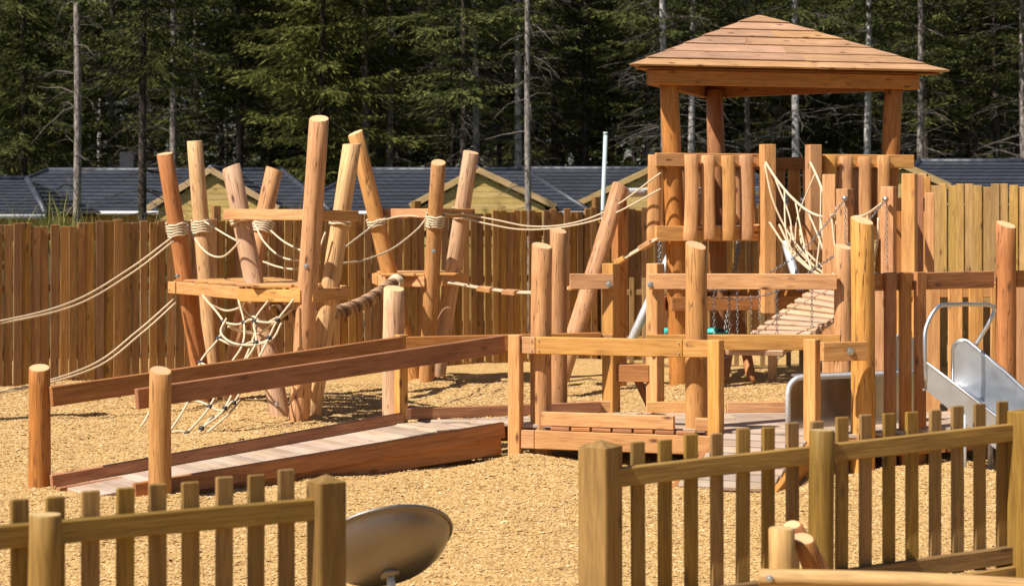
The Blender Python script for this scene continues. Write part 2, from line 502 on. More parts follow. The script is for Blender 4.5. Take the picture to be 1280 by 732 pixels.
def smooth_pts(ctrl, k=8):
    """Catmull-Rom through the control points"""
    c = [Vector(p) for p in ctrl]
    c = [c[0] * 2 - c[1]] + c + [c[-1] * 2 - c[-2]]
    out = []
    for i in range(1, len(c) - 2):
        for j in range(k):
            t = j / k
            a, b, d, e = c[i - 1], c[i], c[i + 1], c[i + 2]
            out.append(0.5 * ((2 * b) + (d - a) * t + (2 * a - 5 * b + 4 * d - e) * t * t + (3 * b - a - 3 * d + e) * t ** 3))
    out.append(c[-2])
    return out

def sag(p, q, s, n=16):
    p = Vector(p); q = Vector(q)
    return [p.lerp(q, i / n) - Vector((0, 0, s * 4 * (i / n) * (1 - i / n))) for i in range(n + 1)]

def coil(parent, p, axis, r, turns=4, pitch=0.028, rr=0.013, mat='rope'):
    axis = Vector(axis).normalized()
    u = axis.cross(Vector((0, 1, 0.1))).normalized(); w = axis.cross(u)
    n = 18 * turns
    pts = []
    for i in range(n + 1):
        a = 2 * math.pi * i / 18
        pts.append(Vector(p) + axis * (pitch * (i / 18 - turns / 2) + 0.006 * math.sin(i * 1.7)) + (u * math.cos(a) + w * math.sin(a)) * (r + rr * (0.9 + 0.5 * (math.sin(i * .37) ** 2))))
    return tube(parent, 'rope_coil', pts, rr, mat, 6)

def bolt(parent, p, nrm, r=0.016):
    nrm = Vector(nrm).normalized()
    p = Vector(p)
    u = nrm.cross(Vector((0, 0, 1)))
    if u.length < .1: u = nrm.cross(Vector((1, 0, 0)))
    u.normalize(); w = nrm.cross(u)
    vs = []; fs = []
    for (h, k) in ((-0.01, 1.5), (0.004, 1.5), (0.006, 0.9), (0.016, 0.8)):
        for j in range(8):
            a = j * math.pi / 4
            vs.append(p + nrm * h + (u * math.cos(a) + w * math.sin(a)) * r * k)
    for i in range(3):
        for j in range(8):
            fs.append([i * 8 + j, i * 8 + (j + 1) % 8, (i + 1) * 8 + (j + 1) % 8, (i + 1) * 8 + j])
    fs.append([24 + j for j in range(8)])
    b = MB(); b.add((vs, fs))
    return b.build('bolt', 'bolt', parent, smooth=False)

def chain_arrays(pts, link=0.055, r=0.006):
    """real interlocking links along a polyline"""
    pts = [Vector(p) for p in pts]
    seg = [0.0]
    for a, b in zip(pts, pts[1:]): seg.append(seg[-1] + (b - a).length)
    def at(s):
        for i in range(len(pts) - 1):
            if s <= seg[i + 1] or i == len(pts) - 2:
                t = (s - seg[i]) / max(1e-6, seg[i + 1] - seg[i]); return pts[i].lerp(pts[i + 1], t), (pts[i + 1] - pts[i]).normalized()
    V = []; Fc = []
    n = int(seg[-1] / (link * 0.72)); 
    for i in range(n + 1):
        c, t = at(min(seg[-1], i * link * 0.72))
        ref = Vector((0, 0, 1)) if abs(t.z) < 0.9 else Vector((0, 1, 0))
        a = t.cross(ref).normalized(); b = t.cross(a)
        if i % 2: a, b = b, -a
        o = len(V); ns = 8
        for j in range(ns):
            ang = 2 * math.pi * j / ns
            ctr = c + t * math.cos(ang) * link * 0.42 + a * math.sin(ang) * link * 0.26
            rad = (t * math.cos(ang) + a * math.sin(ang)).normalized()
            for (k1, k2) in ((1, 0), (0, 1), (-1, 0), (0, -1)):
                V.append(ctr + rad * r * k1 + b * r * k2)
        for j in range(ns):
            j2 = (j + 1) % ns
            for k in range(4):
                k2 = (k + 1) % 4
                Fc.append([o + j * 4 + k, o + j * 4 + k2, o + j2 * 4 + k2, o + j2 * 4 + k])
    return V, Fc

def chain(parent, pts, link=0.042, r=0.0033, name='chain'):
    b = MB(); b.add(chain_arrays(pts, link, r)); return b.build(name, 'chain', parent)

# ------------------------------------------------------------------ ground
def nz(x, y, s, seed):
    return noise.noise(Vector((x * s + seed, y * s - seed, seed * 0.37)))

MOUNDS = [(0.15, 15.75, 0.05, 0.45), (-1.6, 15.2, 0.03, 0.6), (0.55, 15.35, 0.05, 0.35), (3.3, 14.9, 0.06, 0.5), (2.6, 14.7, 0.04, 0.5), (-0.3, 12.4, 0.04, 0.9), (1.7, 18.2, 0.05, 0.8), (3.1, 19.3, 0.05, 0.6), (-2.3, 17.2, 0.05, 0.8), (-4.3, 17.5, 0.05, 1.0)]
FEET = [(-3.45, 14.6), (-2.5, 14.24), (.03, 16.0), (-.9, 16.6), (-2.26, 19.35), (-2.05, 19.2), (-1.95, 19.4), (-3.2, 20.8), (-2.98, 20.9), (-1.13, 23.3), (-.98, 23.2), (-.88, 23.4), (1.9, 22.7), (.35, 17.2), (1.0, 17.15), (2.8, 15.3), (4.0, 16.2), (-.75, 7.85), (.39, 8.85), (1.45, 9.3)]
MOUNDS += [(x + .05, y - .02, .035 + .02 * ((i * 7) % 5) / 5, .17 + .03 * (i % 3)) for i, (x, y) in enumerate(FEET)]
def gz(x, y):
    """height of the wood chip bed"""
    z = 0.045 * nz(x, y, 0.7, 3.1) + 0.030 * nz(x, y, 2.1, 8.7) + 0.014 * nz(x, y, 5.0, 1.9)
    for (mx, my, h, r) in MOUNDS:
        q = ((x - mx) ** 2 + (y - my) ** 2) / (r * r)
        if q < 6: z += h * math.exp(-q)
    return z - 0.01

def build_ground():
    xs = np.concatenate([np.linspace(-900, -60, 12), np.linspace(-50, 50, 51), np.linspace(60, 900, 12)])
    ys = np.concatenate([np.linspace(-300, -10, 6), np.linspace(-6, 130, 69), np.linspace(140, 1500, 16)])
    vs = []
    for y in ys:
        for x in xs:
            t = min(1, max(0, (y - 30.5) / 7.0)); t = t * t * (3 - 2 * t)
            z = -0.14 - 0.45 * t
            if y > 34: z += 0.15 * nz(x, y, 0.12, 5.0)
            vs.append((x, y, z))
    nx = len(xs)
    fs = [[j * nx + i, j * nx + i + 1, (j + 1) * nx + i + 1, (j + 1) * nx + i] for j in range(len(ys) - 1) for i in range(nx - 1)]
    o = put('ground', py_mesh('ground', vs, fs, M['ground'], smooth=True)); o['kind'] = 'structure'
    # the chip bed of the playground
    x0, x1, y0, y1 = -11.0, 10.0, 2.0, 30.0
    nx, ny = 190, 250
    xs = np.linspace(x0, x1, nx); ys = np.linspace(y0, y1, ny)
    vs = [(x, y, gz(x, y)) for y in ys for x in xs]
    fs = (np.arange(ny - 1)[:, None] * nx + np.arange(nx - 1)[None, :]).ravel()
    fs = np.stack([fs, fs + 1, fs + nx + 1, fs + nx], 1)
    o = put('wood_chip_ground', fast_mesh('wood_chip_ground', vs, fs, M['chipbed'], smooth=True)); o['kind'] = 'structure'
    return np.array([v[2] for v in vs]).reshape(ny, nx), xs, ys

HF, HXS, HYS = build_ground()
def hf(x, y):
    fx = np.clip((x - HXS[0]) / (HXS[1] - HXS[0]), 0, len(HXS) - 2); fy = np.clip((y - HYS[0]) / (HYS[1] - HYS[0]), 0, len(HYS) - 2)
    ix = fx.astype(int); iy = fy.astype(int); tx = fx - ix; ty = fy - iy
    return (HF[iy, ix] * (1 - tx) * (1 - ty) + HF[iy, ix + 1] * tx * (1 - ty) + HF[iy + 1, ix] * (1 - tx) * ty + HF[iy + 1, ix + 1] * tx * ty)

def build_chips(n):
    y = np.sqrt(RNG.uniform(8.6 ** 2, 23.5 ** 2, n)) 
    x = RNG.uniform(-0.30, 0.30, n) * y
    z = hf(x, y) + RNG.uniform(-0.003, 0.007, n)
    k = 420     # strays kicked up on to the platform and the foot of the ramp
    x[:k] = RNG.normal(0.25, 0.45, k).clip(-.6, 1.4); y[:k] = 16.95 - np.abs(RNG.normal(0, .16, k)) + .16 * (x[:k] - .9); z[:k] = .304
    z[:k] = np.where((y[:k] > 16.15) & (y[:k] < 17.0), .304, .0)
    L = RNG.gamma(5.0, 0.0040, n).clip(.008, .055) * (0.8 + 0.03 * (y - 8)); wd = L * RNG.uniform(0.25, 0.6, n); th = RNG.uniform(0.003, 0.008, n)
    a = RNG.uniform(0, 2 * np.pi, n); tilt = RNG.normal(0, 0.14, n); roll = RNG.normal(0, 0.15, n)
    dx = np.stack([np.cos(a) * np.cos(tilt), np.sin(a) * np.cos(tilt), np.sin(tilt)], 1)
    dy = np.stack([-np.sin(a) * np.cos(roll), np.cos(a) * np.cos(roll), np.sin(roll)], 1)
    up = np.cross(dx, dy)
    c = np.stack([x, y, z], 1)
    sk = RNG.uniform(-0.3, 0.3, n)[:, None]
    P = [c - dx * (L / 2)[:, None] - dy * (wd / 2)[:, None],
         c + dx * (L / 2)[:, None] - dy * (wd / 2)[:, None] + dx * sk * wd[:, None],
         c + dx * (L / 2)[:, None] * 0.9 + dy * (wd / 2)[:, None],
         c - dx * (L / 2)[:, None] + dy * (wd / 2)[:, None] + dx * sk * wd[:, None],
         c + up * th[:, None]]
    V = np.stack(P, 1).reshape(-1, 3)
    b = (np.arange(n) * 5)[:, None]
    Fc = np.concatenate([b + np.array([[0, 1, 4]]), b + np.array([[1, 2, 4]]), b + np.array([[2, 3, 4]]), b + np.array([[3, 0, 4]])], 0)
    o = put('wood_chips', fast_mesh('wood_chips', V, Fc, M['chip']))
    o['kind'] = 'stuff'; tag(o, 'loose straw coloured wood chips covering the playground', 'wood chips')
build_chips(300000)

# ------------------------------------------------------------------ houses
def roof_plane(parent, a, b, c, d, courses, mat='tile', flip=False):
    """tile courses between eave a->b and ridge d->c, each course lapped over the one below"""
    a, b, c, d = map(Vector, (a, b, c, d))
    nrm = (b - a).cross(d - a).normalized()
    if nrm.z < 0: nrm = -nrm
    for i in range(courses):
        t0 = i / courses - (0.25 / courses if i else 0); t1 = (i + 1) / courses
        l0 = a.lerp(d, t0); r0 = b.lerp(c, t0); l1 = a.lerp(d, t1); r1 = b.lerp(c, t1)
        th = 0.035
        vs = [l0 + nrm * th * 1.25, r0 + nrm * th * 1.25, r1 + nrm * 0.008, l1 + nrm * 0.008, l0, r0, r1 - nrm * 0.02, l1 - nrm * 0.02]
        fs = [[0, 1, 2, 3], [4, 7, 6, 5], [0, 4, 5, 1], [1, 5, 6, 2], [2, 6, 7, 3], [3, 7, 4, 0]]
        ex = (r0 - l0); 
        if ex.length < 1e-4: ex = (r1 - l1)
        Mx, _ = frame(l0, l0 + ex)
        inv = Mx.inverted()
        put('tile_course', py_mesh('tile_course', [inv @ v for v in vs], fs, M[mat]), parent, Mx)

def ridge_cap(parent, p, q):
    tube(parent, 'ridge_tile', [Vector(p) + Vector((0, 0, .02)), Vector(q) + Vector((0, 0, .02))], 0.07, 'tile', 8)

def house(label, base, xl, xr, y_eave, y_ridge, ze, zr, hipl, hipr, wing=None, chimney=None, group='lodges behind the tall fence'):
    """hipped bungalow with the ridge across the view; wing = (x apex, half width, y front, apex z, eave z)"""
    h = thing('timber_lodge', label, 'house', ((xl + xr) / 2, y_ridge, base), group)
    y_back = 2 * y_ridge - y_eave
    o = 0.35
    E = [Vector((xl - hipl, y_eave, ze)), Vector((xr + hipr, y_eave, ze)), Vector((xr + hipr, y_back, ze)), Vector((xl - hipl, y_back, ze))]
    R = [Vector((xl, y_ridge, zr)), Vector((xr, y_ridge, zr))]
    # walls
    wx0, wx1, wy0, wy1 = xl - hipl + o, xr + hipr - o, y_eave + o, y_back - o
    b = MB()
    vs = [(wx0, wy0, base), (wx1, wy0, base), (wx1, wy1, base), (wx0, wy1, base), (wx0, wy0, ze + .05), (wx1, wy0, ze + .05), (wx1, wy1, ze + .05), (wx0, wy1, ze + .05)]
    b.add((vs, [[0, 1, 5, 4], [1, 2, 6, 5], [2, 3, 7, 6], [3, 0, 4, 7], [4, 5, 6, 7]])); b.build('wall', 'clad', h, False)
    roof = put('roof', py_mesh('roof', [p - Vector((0, 0, .05)) - Vector((h.location.x, h.location.y, h.location.z)) for p in E + R], [[0, 1, 5, 4], [1, 2, 5], [2, 3, 4, 5], [3, 0, 4], [3, 2, 1, 0]], M['flue']), h, Matrix.Translation(h.location))
    roof_plane(roof, E[0], E[1], R[1], R[0], 11)
    roof_plane(roof, E[1], E[2], R[1], R[1], 8)
    roof_plane(roof, E[3], E[0], R[0], R[0], 8)
    ridge_cap(roof, R[0], R[1]); ridge_cap(roof, R[0], E[0]); ridge_cap(roof, R[1], E[1])
    tube(roof, 'gutter', [E[0] + Vector((0, -.05, -.04)), E[1] + Vector((0, -.05, -.04))], 0.05, 'white', 6)
    if chimney:
        x, y, hh = chimney
        beam(roof, 'chimney', (x, y, zr - .5), (x, y, zr + hh), .35, .35, 'flue', side=(1, 0, 0))
    if wing:
        xa, hwl, hwr, yf, za, zw = wing
        A = Vector((xa, yf, za)); L = Vector((xa - hwl, yf, zw)); Rr = Vector((xa + hwr, yf, zw))
        back = Vector((0, y_ridge - yf + .3, 0))
        wl = yf + .10
        wall = [(xa - hwl + .25, wl, base), (xa + hwr - .25, wl, base), (xa + hwr - .25, wl, zw - .02), (xa, wl, za - .12), (xa - hwl + .25, wl, zw - .02)]
        b = MB(); yb = y_eave + .36
        vs = wall + [(x, yb, z) for x, y, z in wall]
        b.add((vs, [[0, 1, 2, 3, 4], [1, 6, 7, 2], [5, 0, 4, 9]])); b.build('gable_wall', 'clad', h, False)
        # boards of the gable, lapped
        zz = zw - .9
        while zz < za - .2:
            def ext(z):
                t = min(1, max(0, (z - zw) / (za - zw)))
                return xa - (hwl - .27) * (1 - t), xa + (hwr - .27) * (1 - t)
            l, r = ext(zz + .13)
            if r - l > .1: beam(h, 'cladding_board', (l, wl - .012, zz + .065), (r, wl - .012, zz + .065), .022, .128, 'clad', c=.003)
            zz += .135
        roof_plane(roof, L, L + back, A + back, A, 7)
        roof_plane(roof, Rr, Rr + back, A + back, A, 7)
        beam(roof, 'barge_board', L + Vector((0, -.02, -.02)), A + Vector((0, -.02, -.02)), .03, .14, 'barge')
        beam(roof, 'barge_board', A + Vector((0, -.03, -.02)), Rr + Vector((0, -.03, -.02)), .03, .14, 'barge')
        ridge_cap(roof, A, A + back)
    return h

GB = -0.6
def hx(u, d): return (u - 640) * d / F
def hzz(v, d): return HC - (v - V0) * d / F
house('slate roofed lodge with gable between the leaning logs and a dark flue', GB, hx(60, 50), hx(352, 50), 46.8, 50, hzz(264, 46.8), hzz(214, 50), 1.6, 1.5,
      wing=(hx(263, 45.5), 1.45, 1.55, 45.5, hzz(211, 45.5), hzz(260, 45.5)), chimney=(hx(160, 51), 51, .5))
house('slate roofed lodge whose yellow gable stands right of the shorter log tower', GB, hx(455, 50.5), hx(655, 50.5), 47.3, 50.5, hzz(264, 47.3), hzz(213.5, 50.5), 1.6, 1.5,
      wing=(hx(597, 46), 1.55, 1.8, 46, hzz(211, 46), hzz(257, 46)))
house('slate roofed lodge rising behind the steel pipe, beside the roofed tower', GB, hx(640, 55), hx(930, 55), 51.5, 55, hzz(262, 51.5), hzz(212, 55), 1.6, 1.5,
      wing=(hx(812, 50), 1.85, 1.9, 50, hzz(211, 50), hzz(255, 50)))
house('dark slate lodge roof seen over the new pale fence', GB, hx(1150, 46), hx(1330, 46), 43, 46, hzz(252, 43), hzz(203, 46), 1.5, 1.5,
      wing=(hx(1128, 42.3), 1.0, 1.0, 42.3, hzz(205, 42.3), hzz(232, 42.3)))
house('low slate roof in front of the flue lodge, its hip falling behind grass', GB, hx(-160, 42), hx(34, 42), 39.4, 42, hzz(268, 39.4), hzz(225, 42), 1.4, 1.0)

# steel pipe standing behind the fence
pp = XY(746, 33, -0.5)
po = thing('steel_pipe_pole', 'thin pale steel pipe standing upright behind the tall fence', 'pole', pp)
tube(po, 'pipe', [pp, W(757, 168, 33)], 0.034, 'mast', 10)
tube(po, 'pipe_cap', [W(757, 168.2, 33), W(757, 165, 33)], 0.038, 'mast', 10)

# ------------------------------------------------------------------ trees
def spruce_mesh(seed, h, live0, dense, dead_amt, dead_len, needle, barkm, twigm):
    r = np.random.default_rng(seed)
    # trunk
    pts = []
    wx, wy = r.normal(0, .05, 2)
    for i in range(15):
        t = i / 14
        pts.append(Vector((wx * math.sin(t * 5) + .03 * math.sin(t * 13 + seed), wy * math.sin(t * 4 + 1), h * t - .3)))
    vs, fs = tube_arrays(pts, 0.07 + h * 0.0028, 9, 0.015)
    trunk = py_mesh('trunk', vs, fs, M[barkm], smooth=True)
    # dead branches
    b = MB()
    def twig(p, d, L, rad, curve, seg=5, n=3):
        q = [Vector(p)]; dd = Vector(d)
        for k in range(seg):
            dd = (dd + Vector((r.normal(0, .13), r.normal(0, .13), curve + r.normal(0, .08)))).normalized()
            q.append(q[-1] + dd * L / seg)
        b.add(tube_arrays(q, rad, n, rad * .3)); return q
    z = 0.8
    while z < live0 + 3.0:
        k = r.integers(2, 5)
        for _ in range(int(round(k * dead_amt))):
            a = r.uniform(0, 2 * math.pi); L = r.uniform(.5, 1.0) * dead_len * (0.6 + .5 * min(1, z / 5))
            el = r.uniform(-.25, .35)
            d = (math.cos(a) * math.cos(el), math.sin(a) * math.cos(el), math.sin(el))
            q = twig((0, 0, z), d, L, r.uniform(.009, .02), -.07)
            for m in range(r.integers(2, 6)):
                i = r.integers(1, 5); a2 = a + r.choice([-1, 1]) * r.uniform(.4, 1.1)
                twig(q[i], (math.cos(a2), math.sin(a2), r.uniform(-.5, .2)), L * r.uniform(.2, .5), .006, -.12, 3)
        z += r.uniform(.18, .42)
    dead = py_mesh('dead_branches', b.v, b.f, M[twigm])
    # live boughs: sprays of narrow blades
    Bp = []; Bd = []; Bl = []; Bw = []
    z = live0
    while z < h - .3:
        frac = (h - z) / h
        high = z > 12.5
        R = min(2.5, .45 + 3.1 * frac) * (0.75 + .5 * r.random())
        if z < live0 + 2: R *= .75
        nb = r.integers(3, 6) if not high else 4
        a0 = r.uniform(0, 6.28)
        for j in range(nb):
            if r.random() > dense: continue
            a = a0 + j * 6.283 / nb + r.normal(0, .25)
            L = R * r.uniform(.6, 1.15)
            e0 = r.uniform(-.1, .35)
            ns = max(4, int(L / (.13 if not high else .3)))
            s = np.arange(1, ns + 1) / ns
            rad = L * s
            zz = z + np.tan(e0) * rad - .32 * L * s ** 1.6 + .16 * L * s ** 4
            ax = np.stack([np.cos(a) * rad, np.sin(a) * rad, zz], 1)
            for side in (-1, 1):
                nbl = 7 if not high else 2
                for m in range(nbl):
                    keep = r.random(ns) < .92
                    n_ = ns
                    ang = a + side * r.uniform(.25, 1.25, n_)
                    tl = L * .38 * (1.15 - s * .75) * r.uniform(.5, 1.2, n_) + .05
                    st = r.uniform(0, .75, n_) * tl
                    droop = -r.uniform(.05, .75, n_)
                    d = np.stack([np.cos(ang), np.sin(ang), droop], 1); d /= np.linalg.norm(d, axis=1)[:, None]
                    base = ax + d * st[:, None] * (m > 0)
                    Bp.append(base[keep]); Bd.append(d[keep]); Bl.append((np.maximum(.1, tl * r.uniform(.25, .5, n_)) * (1.7 if high else 1))[keep]); Bw.append((r.uniform(.028, .055, n_) * (2.2 if high else 1))[keep])
        z += r.uniform(.2, .34) if not high else .6
    P = np.concatenate(Bp); D = np.concatenate(Bd); Ln = np.concatenate(Bl); Wd = np.concatenate(Bw)
    n = len(P)
    rnd = r.normal(0, 1, (n, 3)); S = np.cross(D, rnd); S /= np.linalg.norm(S, axis=1)[:, None] + 1e-6
    V = np.stack([P, P + D * Ln[:, None] * .45 + S * Wd[:, None] * .5, P + D * Ln[:, None], P + D * Ln[:, None] * .45 - S * Wd[:, None] * .5], 1).reshape(-1, 3)
    Q = (np.arange(n) * 4)[:, None] + np.array([[0, 1, 2, 3]])
    crown = fast_mesh('crown', V, Q, M[needle])
    return trunk, dead, crown

SPEC = {
 'green_low':   (1, 19, 1.8, .85, 1.0, 1.5, 'needle', 'bark_dark', 'twig_dark'),
 'green_mid':   (2, 21, 4.0, .85, 1.3, 1.6, 'needle', 'bark_pale', 'twig_dark'),
 'bright':      (3, 18, 3.2, .85, 1.0, 1.6, 'needle_bright', 'bark_dark', 'twig'),
 'bare_pale':   (4, 20, 5.2, .75, 1.2, 1.7, 'needle', 'bark_pale', 'twig'),
 'bare_dark':   (5, 21, 5.8, .9, 1.3, 1.7, 'needle', 'bark_dark', 'twig_dark'),
 'bare_tall':   (6, 22, 7.5, .6, 1.4, 2.0, 'needle', 'bark_white', 'twig'),
 'deep':        (7, 20, 4.5, .95, 1.2, 1.8, 'needle', 'bark_dark', 'twig_dark'),
 'front_bare':  (9, 20, 6.6, .45, 1.1, 1.7, 'needle', 'bark_pale', 'twig'),
 'front_pale':  (8, 20, 7.0, .30, .7, 1.5, 'needle', 'bark_pale', 'twig'),
}
TM = {k: spruce_mesh(*v) for k, v in SPEC.items()}
TREEN = [0]
def tree(kind, u, d, label, group=None, scale=1.0, fat=1.0):
    TREEN[0] += 1
    t = thing('spruce_tree', label, 'tree', (hx(u, d), d, GB - .15), group)
    t.rotation_euler = (0, 0, TREEN[0] * 2.399)
    t.scale = (scale * fat, scale * fat, scale)
    for nm, me in zip(('trunk', 'dead_branches', 'crown'), TM[kind]):
        o = bpy.data.objects.new(nm, me); COL.objects.link(o); o.parent = t
    return t

tree('front_pale', 92, 39, fat=.72, label='pale barked spruce trunk standing in front of the flue lodge roof')
tree('bare_dark', 181, 40, fat=.8, label='slim dark spruce trunk crossing the flue lodge roof', scale=.95)
tree('front_pale', 660, 41, fat=.62, label='speckled spruce trunk standing between two lodge roofs above the tall fence', scale=1.0)
FRONT = [
 ('green_low', 30, 60, 'bushy dark spruce over the low roof, green almost to the ground'),
 ('green_mid', 140, 62, 'spruce with mid green boughs rising behind the dark flue'),
 ('front_bare', 217, 57, 'whitish slender spruce trunk beside the reddest leaning log'),
 ('green_mid', 246, 60, 'brownish spruce trunk directly behind the tallest pale thin log'),
 ('bare_dark', 300, 59, 'straight black spruce trunk rising above the gable with the flue'),
 ('green_low', 340, 66, 'dark spruce filling the gap beside the yellow green spruce'),
 ('bright', 404, 57, 'sunlit yellow green spruce behind the tallest log'),
 ('bright', 470, 61, 'sunlit yellow green spruce with grey forked trunks behind the crossed logs'),
 ('front_bare', 455, 58, 'grey bare lower trunk in front of the yellow green spruce'),
 ('front_bare', 489, 59, 'pale straight bare trunk above the ridge of the middle lodge'),
 ('bare_dark', 577, 56, 'thick black spruce trunk above the yellow gable'),
 ('bare_tall', 592, 61, 'thin pale trunk just beside the thick black spruce'),
 ('bare_tall', 648, 60, 'pale flaking spruce trunk with dead twigs, left of speckled trunk'),
 ('bare_dark', 730, 62, 'brown bare spruce trunk just left of the steel pipe'),
 ('bare_tall', 826, 56, 'white birch like trunk touching the roofed tower corner'),
 ('bare_tall', 868, 62, 'pale trunk framed between the left tower posts under the roof'),
 ('front_bare', 933, 65, 'dim thin trunk seen through the tower near its rear post'),
 ('bare_tall', 993, 57, 'broad whitish trunk seen through the middle of the open tower'),
 ('bare_tall', 1088, 60, 'pale thin trunk just inside the right tower post'),
 ('front_bare', 1151, 58, 'pale leaning trunk just outside the roofed tower'),
 ('bare_dark', 1243, 63, 'brown trunk above the slate roof behind the new fence'),
 ('front_bare', 1277, 57, 'pale trunk behind the new fence, farthest from the tower'),
]
for k, u, d, lab in FRONT:
    tree(k, u, d, lab, fat=1.0)
rr = random.Random(5)
DEEP = {'deep': ('dense dark spruce deep in the wood, green from low down', 'dense spruces deep in the wood'),
        'green_mid': ('mid green spruce on grey trunk deep in the wood', 'mid green spruces in the wood'),
        'bare_dark': ('spruce with dark bare lower trunk deep in the wood', 'dark trunked spruces in the wood'),
        'green_low': ('bushy spruce green to the ground, deep in the wood', 'bushy spruces in the wood'),
        'bare_pale': ('spruce with pale bare lower trunk deep in the wood', 'pale trunked spruces in the wood'),
        'bare_tall': ('thin high crowned spruce deep in the wood', 'high crowned spruces in the wood')}
for row, (d0, step, kinds) in enumerate([(68, 1.75, ['green_mid', 'deep', 'bare_dark', 'green_low', 'bare_pale']), (76, 1.7, ['deep', 'green_mid', 'bare_dark', 'deep']), (85, 1.8, ['deep', 'deep', 'green_low', 'bare_dark'])]):
    hw = 0.345 * d0
    x = -hw
    while x < hw:
        d = d0 + rr.uniform(-3, 3)
        u = 640 + x * F / d
        kd = rr.choice(kinds)
        if kd == 'green_low' and u > 560: kd = 'bare_dark'
        if row == 0 and u > 560 and kd == 'green_mid': kd = 'bare_dark'
        if 105 < u < 300 and rr.random() < .6: kd = 'bare_tall'
        if row > 0 and 95 < u < 320 and rr.random() < .75: x += 1.0; continue
        tree(kd, u, d, *DEEP[kd], scale=rr.uniform(.85, 1.15))
        x += step * rr.uniform(.6, 1.4)

def far_wood():
    r = np.random.default_rng(3)
    n = 56000
    y = r.uniform(94, 112, n); x = r.uniform(-1, 1, n) * 46
    z = r.uniform(-.5, 19, n)
    keep = ~((x < -13) & (x > -26) & (z > 6.5) & (r.random(n) < .93))
    x, y, z = x[keep], y[keep], z[keep]; n = len(x)
    P = np.stack([x, y, z], 1)
    a = r.uniform(0, 6.28, n); D = np.stack([np.cos(a), np.sin(a) * .6, -r.uniform(.1, .9, n)], 1); D /= np.linalg.norm(D, axis=1)[:, None]
    S = np.cross(D, r.normal(0, 1, (n, 3))); S /= np.linalg.norm(S, axis=1)[:, None]
    Ln = r.uniform(.4, 1.0, n)[:, None]; Wd = r.uniform(.1, .27, n)[:, None]
    V = np.stack([P, P + D * Ln * .45 + S * Wd, P + D * Ln, P + D * Ln * .45 - S * Wd], 1).reshape(-1, 3)
    o = put('far_wood', fast_mesh('far_wood', V, (np.arange(n) * 4)[:, None] + np.array([[0, 1, 2, 3]]), M['needle']))
    o['kind'] = 'stuff'; tag(o, 'far dark spruce wood closing off the view', 'woodland')
far_wood()

def grass_bank():
    r = np.random.default_rng(9)
    n = 5200
    x = r.uniform(-8.6, -2.6, n); y = 26.6 + (x + 8.6) * .35 + r.uniform(0, 1.6, n)
    # earth bank carrying the grass
    top = lambda x, y: 1.35 + .18 * np.sin(x * 1.7) + .1 * np.sin(x * 4.1 + y)
    nx = 30; vs = []; fs = []
    for i in range(nx):
        xx = -9.6 + i * 7.8 / (nx - 1); yy = 26.2 + (xx + 8.6) * .35
        zt = float(top(xx, yy)) * min(1, max(0.0, (-2.2 - xx) / 1.5))
        for (dy, k) in ((-.5, -.1), (.3, .93), (1.0, 1.0), (1.9, .95), (3.2, -.3)): vs.append((xx, yy + dy, zt * k - .12))
    for i in range(nx - 1):
        for j in range(4): fs.append([i * 5 + j, (i + 1) * 5 + j, (i + 1) * 5 + j + 1, i * 5 + j + 1])
    put('earth_bank', py_mesh('earth_bank', vs, fs, M['ground'], smooth=True))['kind'] = 'structure'
    z = top(x, y) - .2
    H_ = r.uniform(.18, .55, n) * (1 + .8 * (r.random(n) < .1)); a = r.uniform(0, 6.28, n); lean = r.normal(0, .28, n)
    P = np.stack([x, y, z], 1); wv = np.stack([np.cos(a), np.sin(a), 0 * a], 1) * r.uniform(.006, .016, n)[:, None]
    T1 = P + np.stack([lean * H_ * .4, 0 * a, H_ * .6], 1); T2 = P + np.stack([lean * H_, r.normal(0, .1, n) * H_, H_], 1)
    V = np.stack([P - wv, P + wv, T1 + wv * .7, T2, T1 - wv * .7], 1).reshape(-1, 3)
    b = (np.arange(n) * 5)[:, None]
    Fc = np.concatenate([b + np.array([[0, 1, 2]]), b + np.array([[0, 2, 4]]), b + np.array([[4, 2, 3]])])
    o = put('tall_grass', fast_mesh('tall_grass', V, Fc, M['grass'])); o['kind'] = 'stuff'
    tag(o, 'tall wild grass growing on the bank behind the fence', 'grass')
grass_bank()

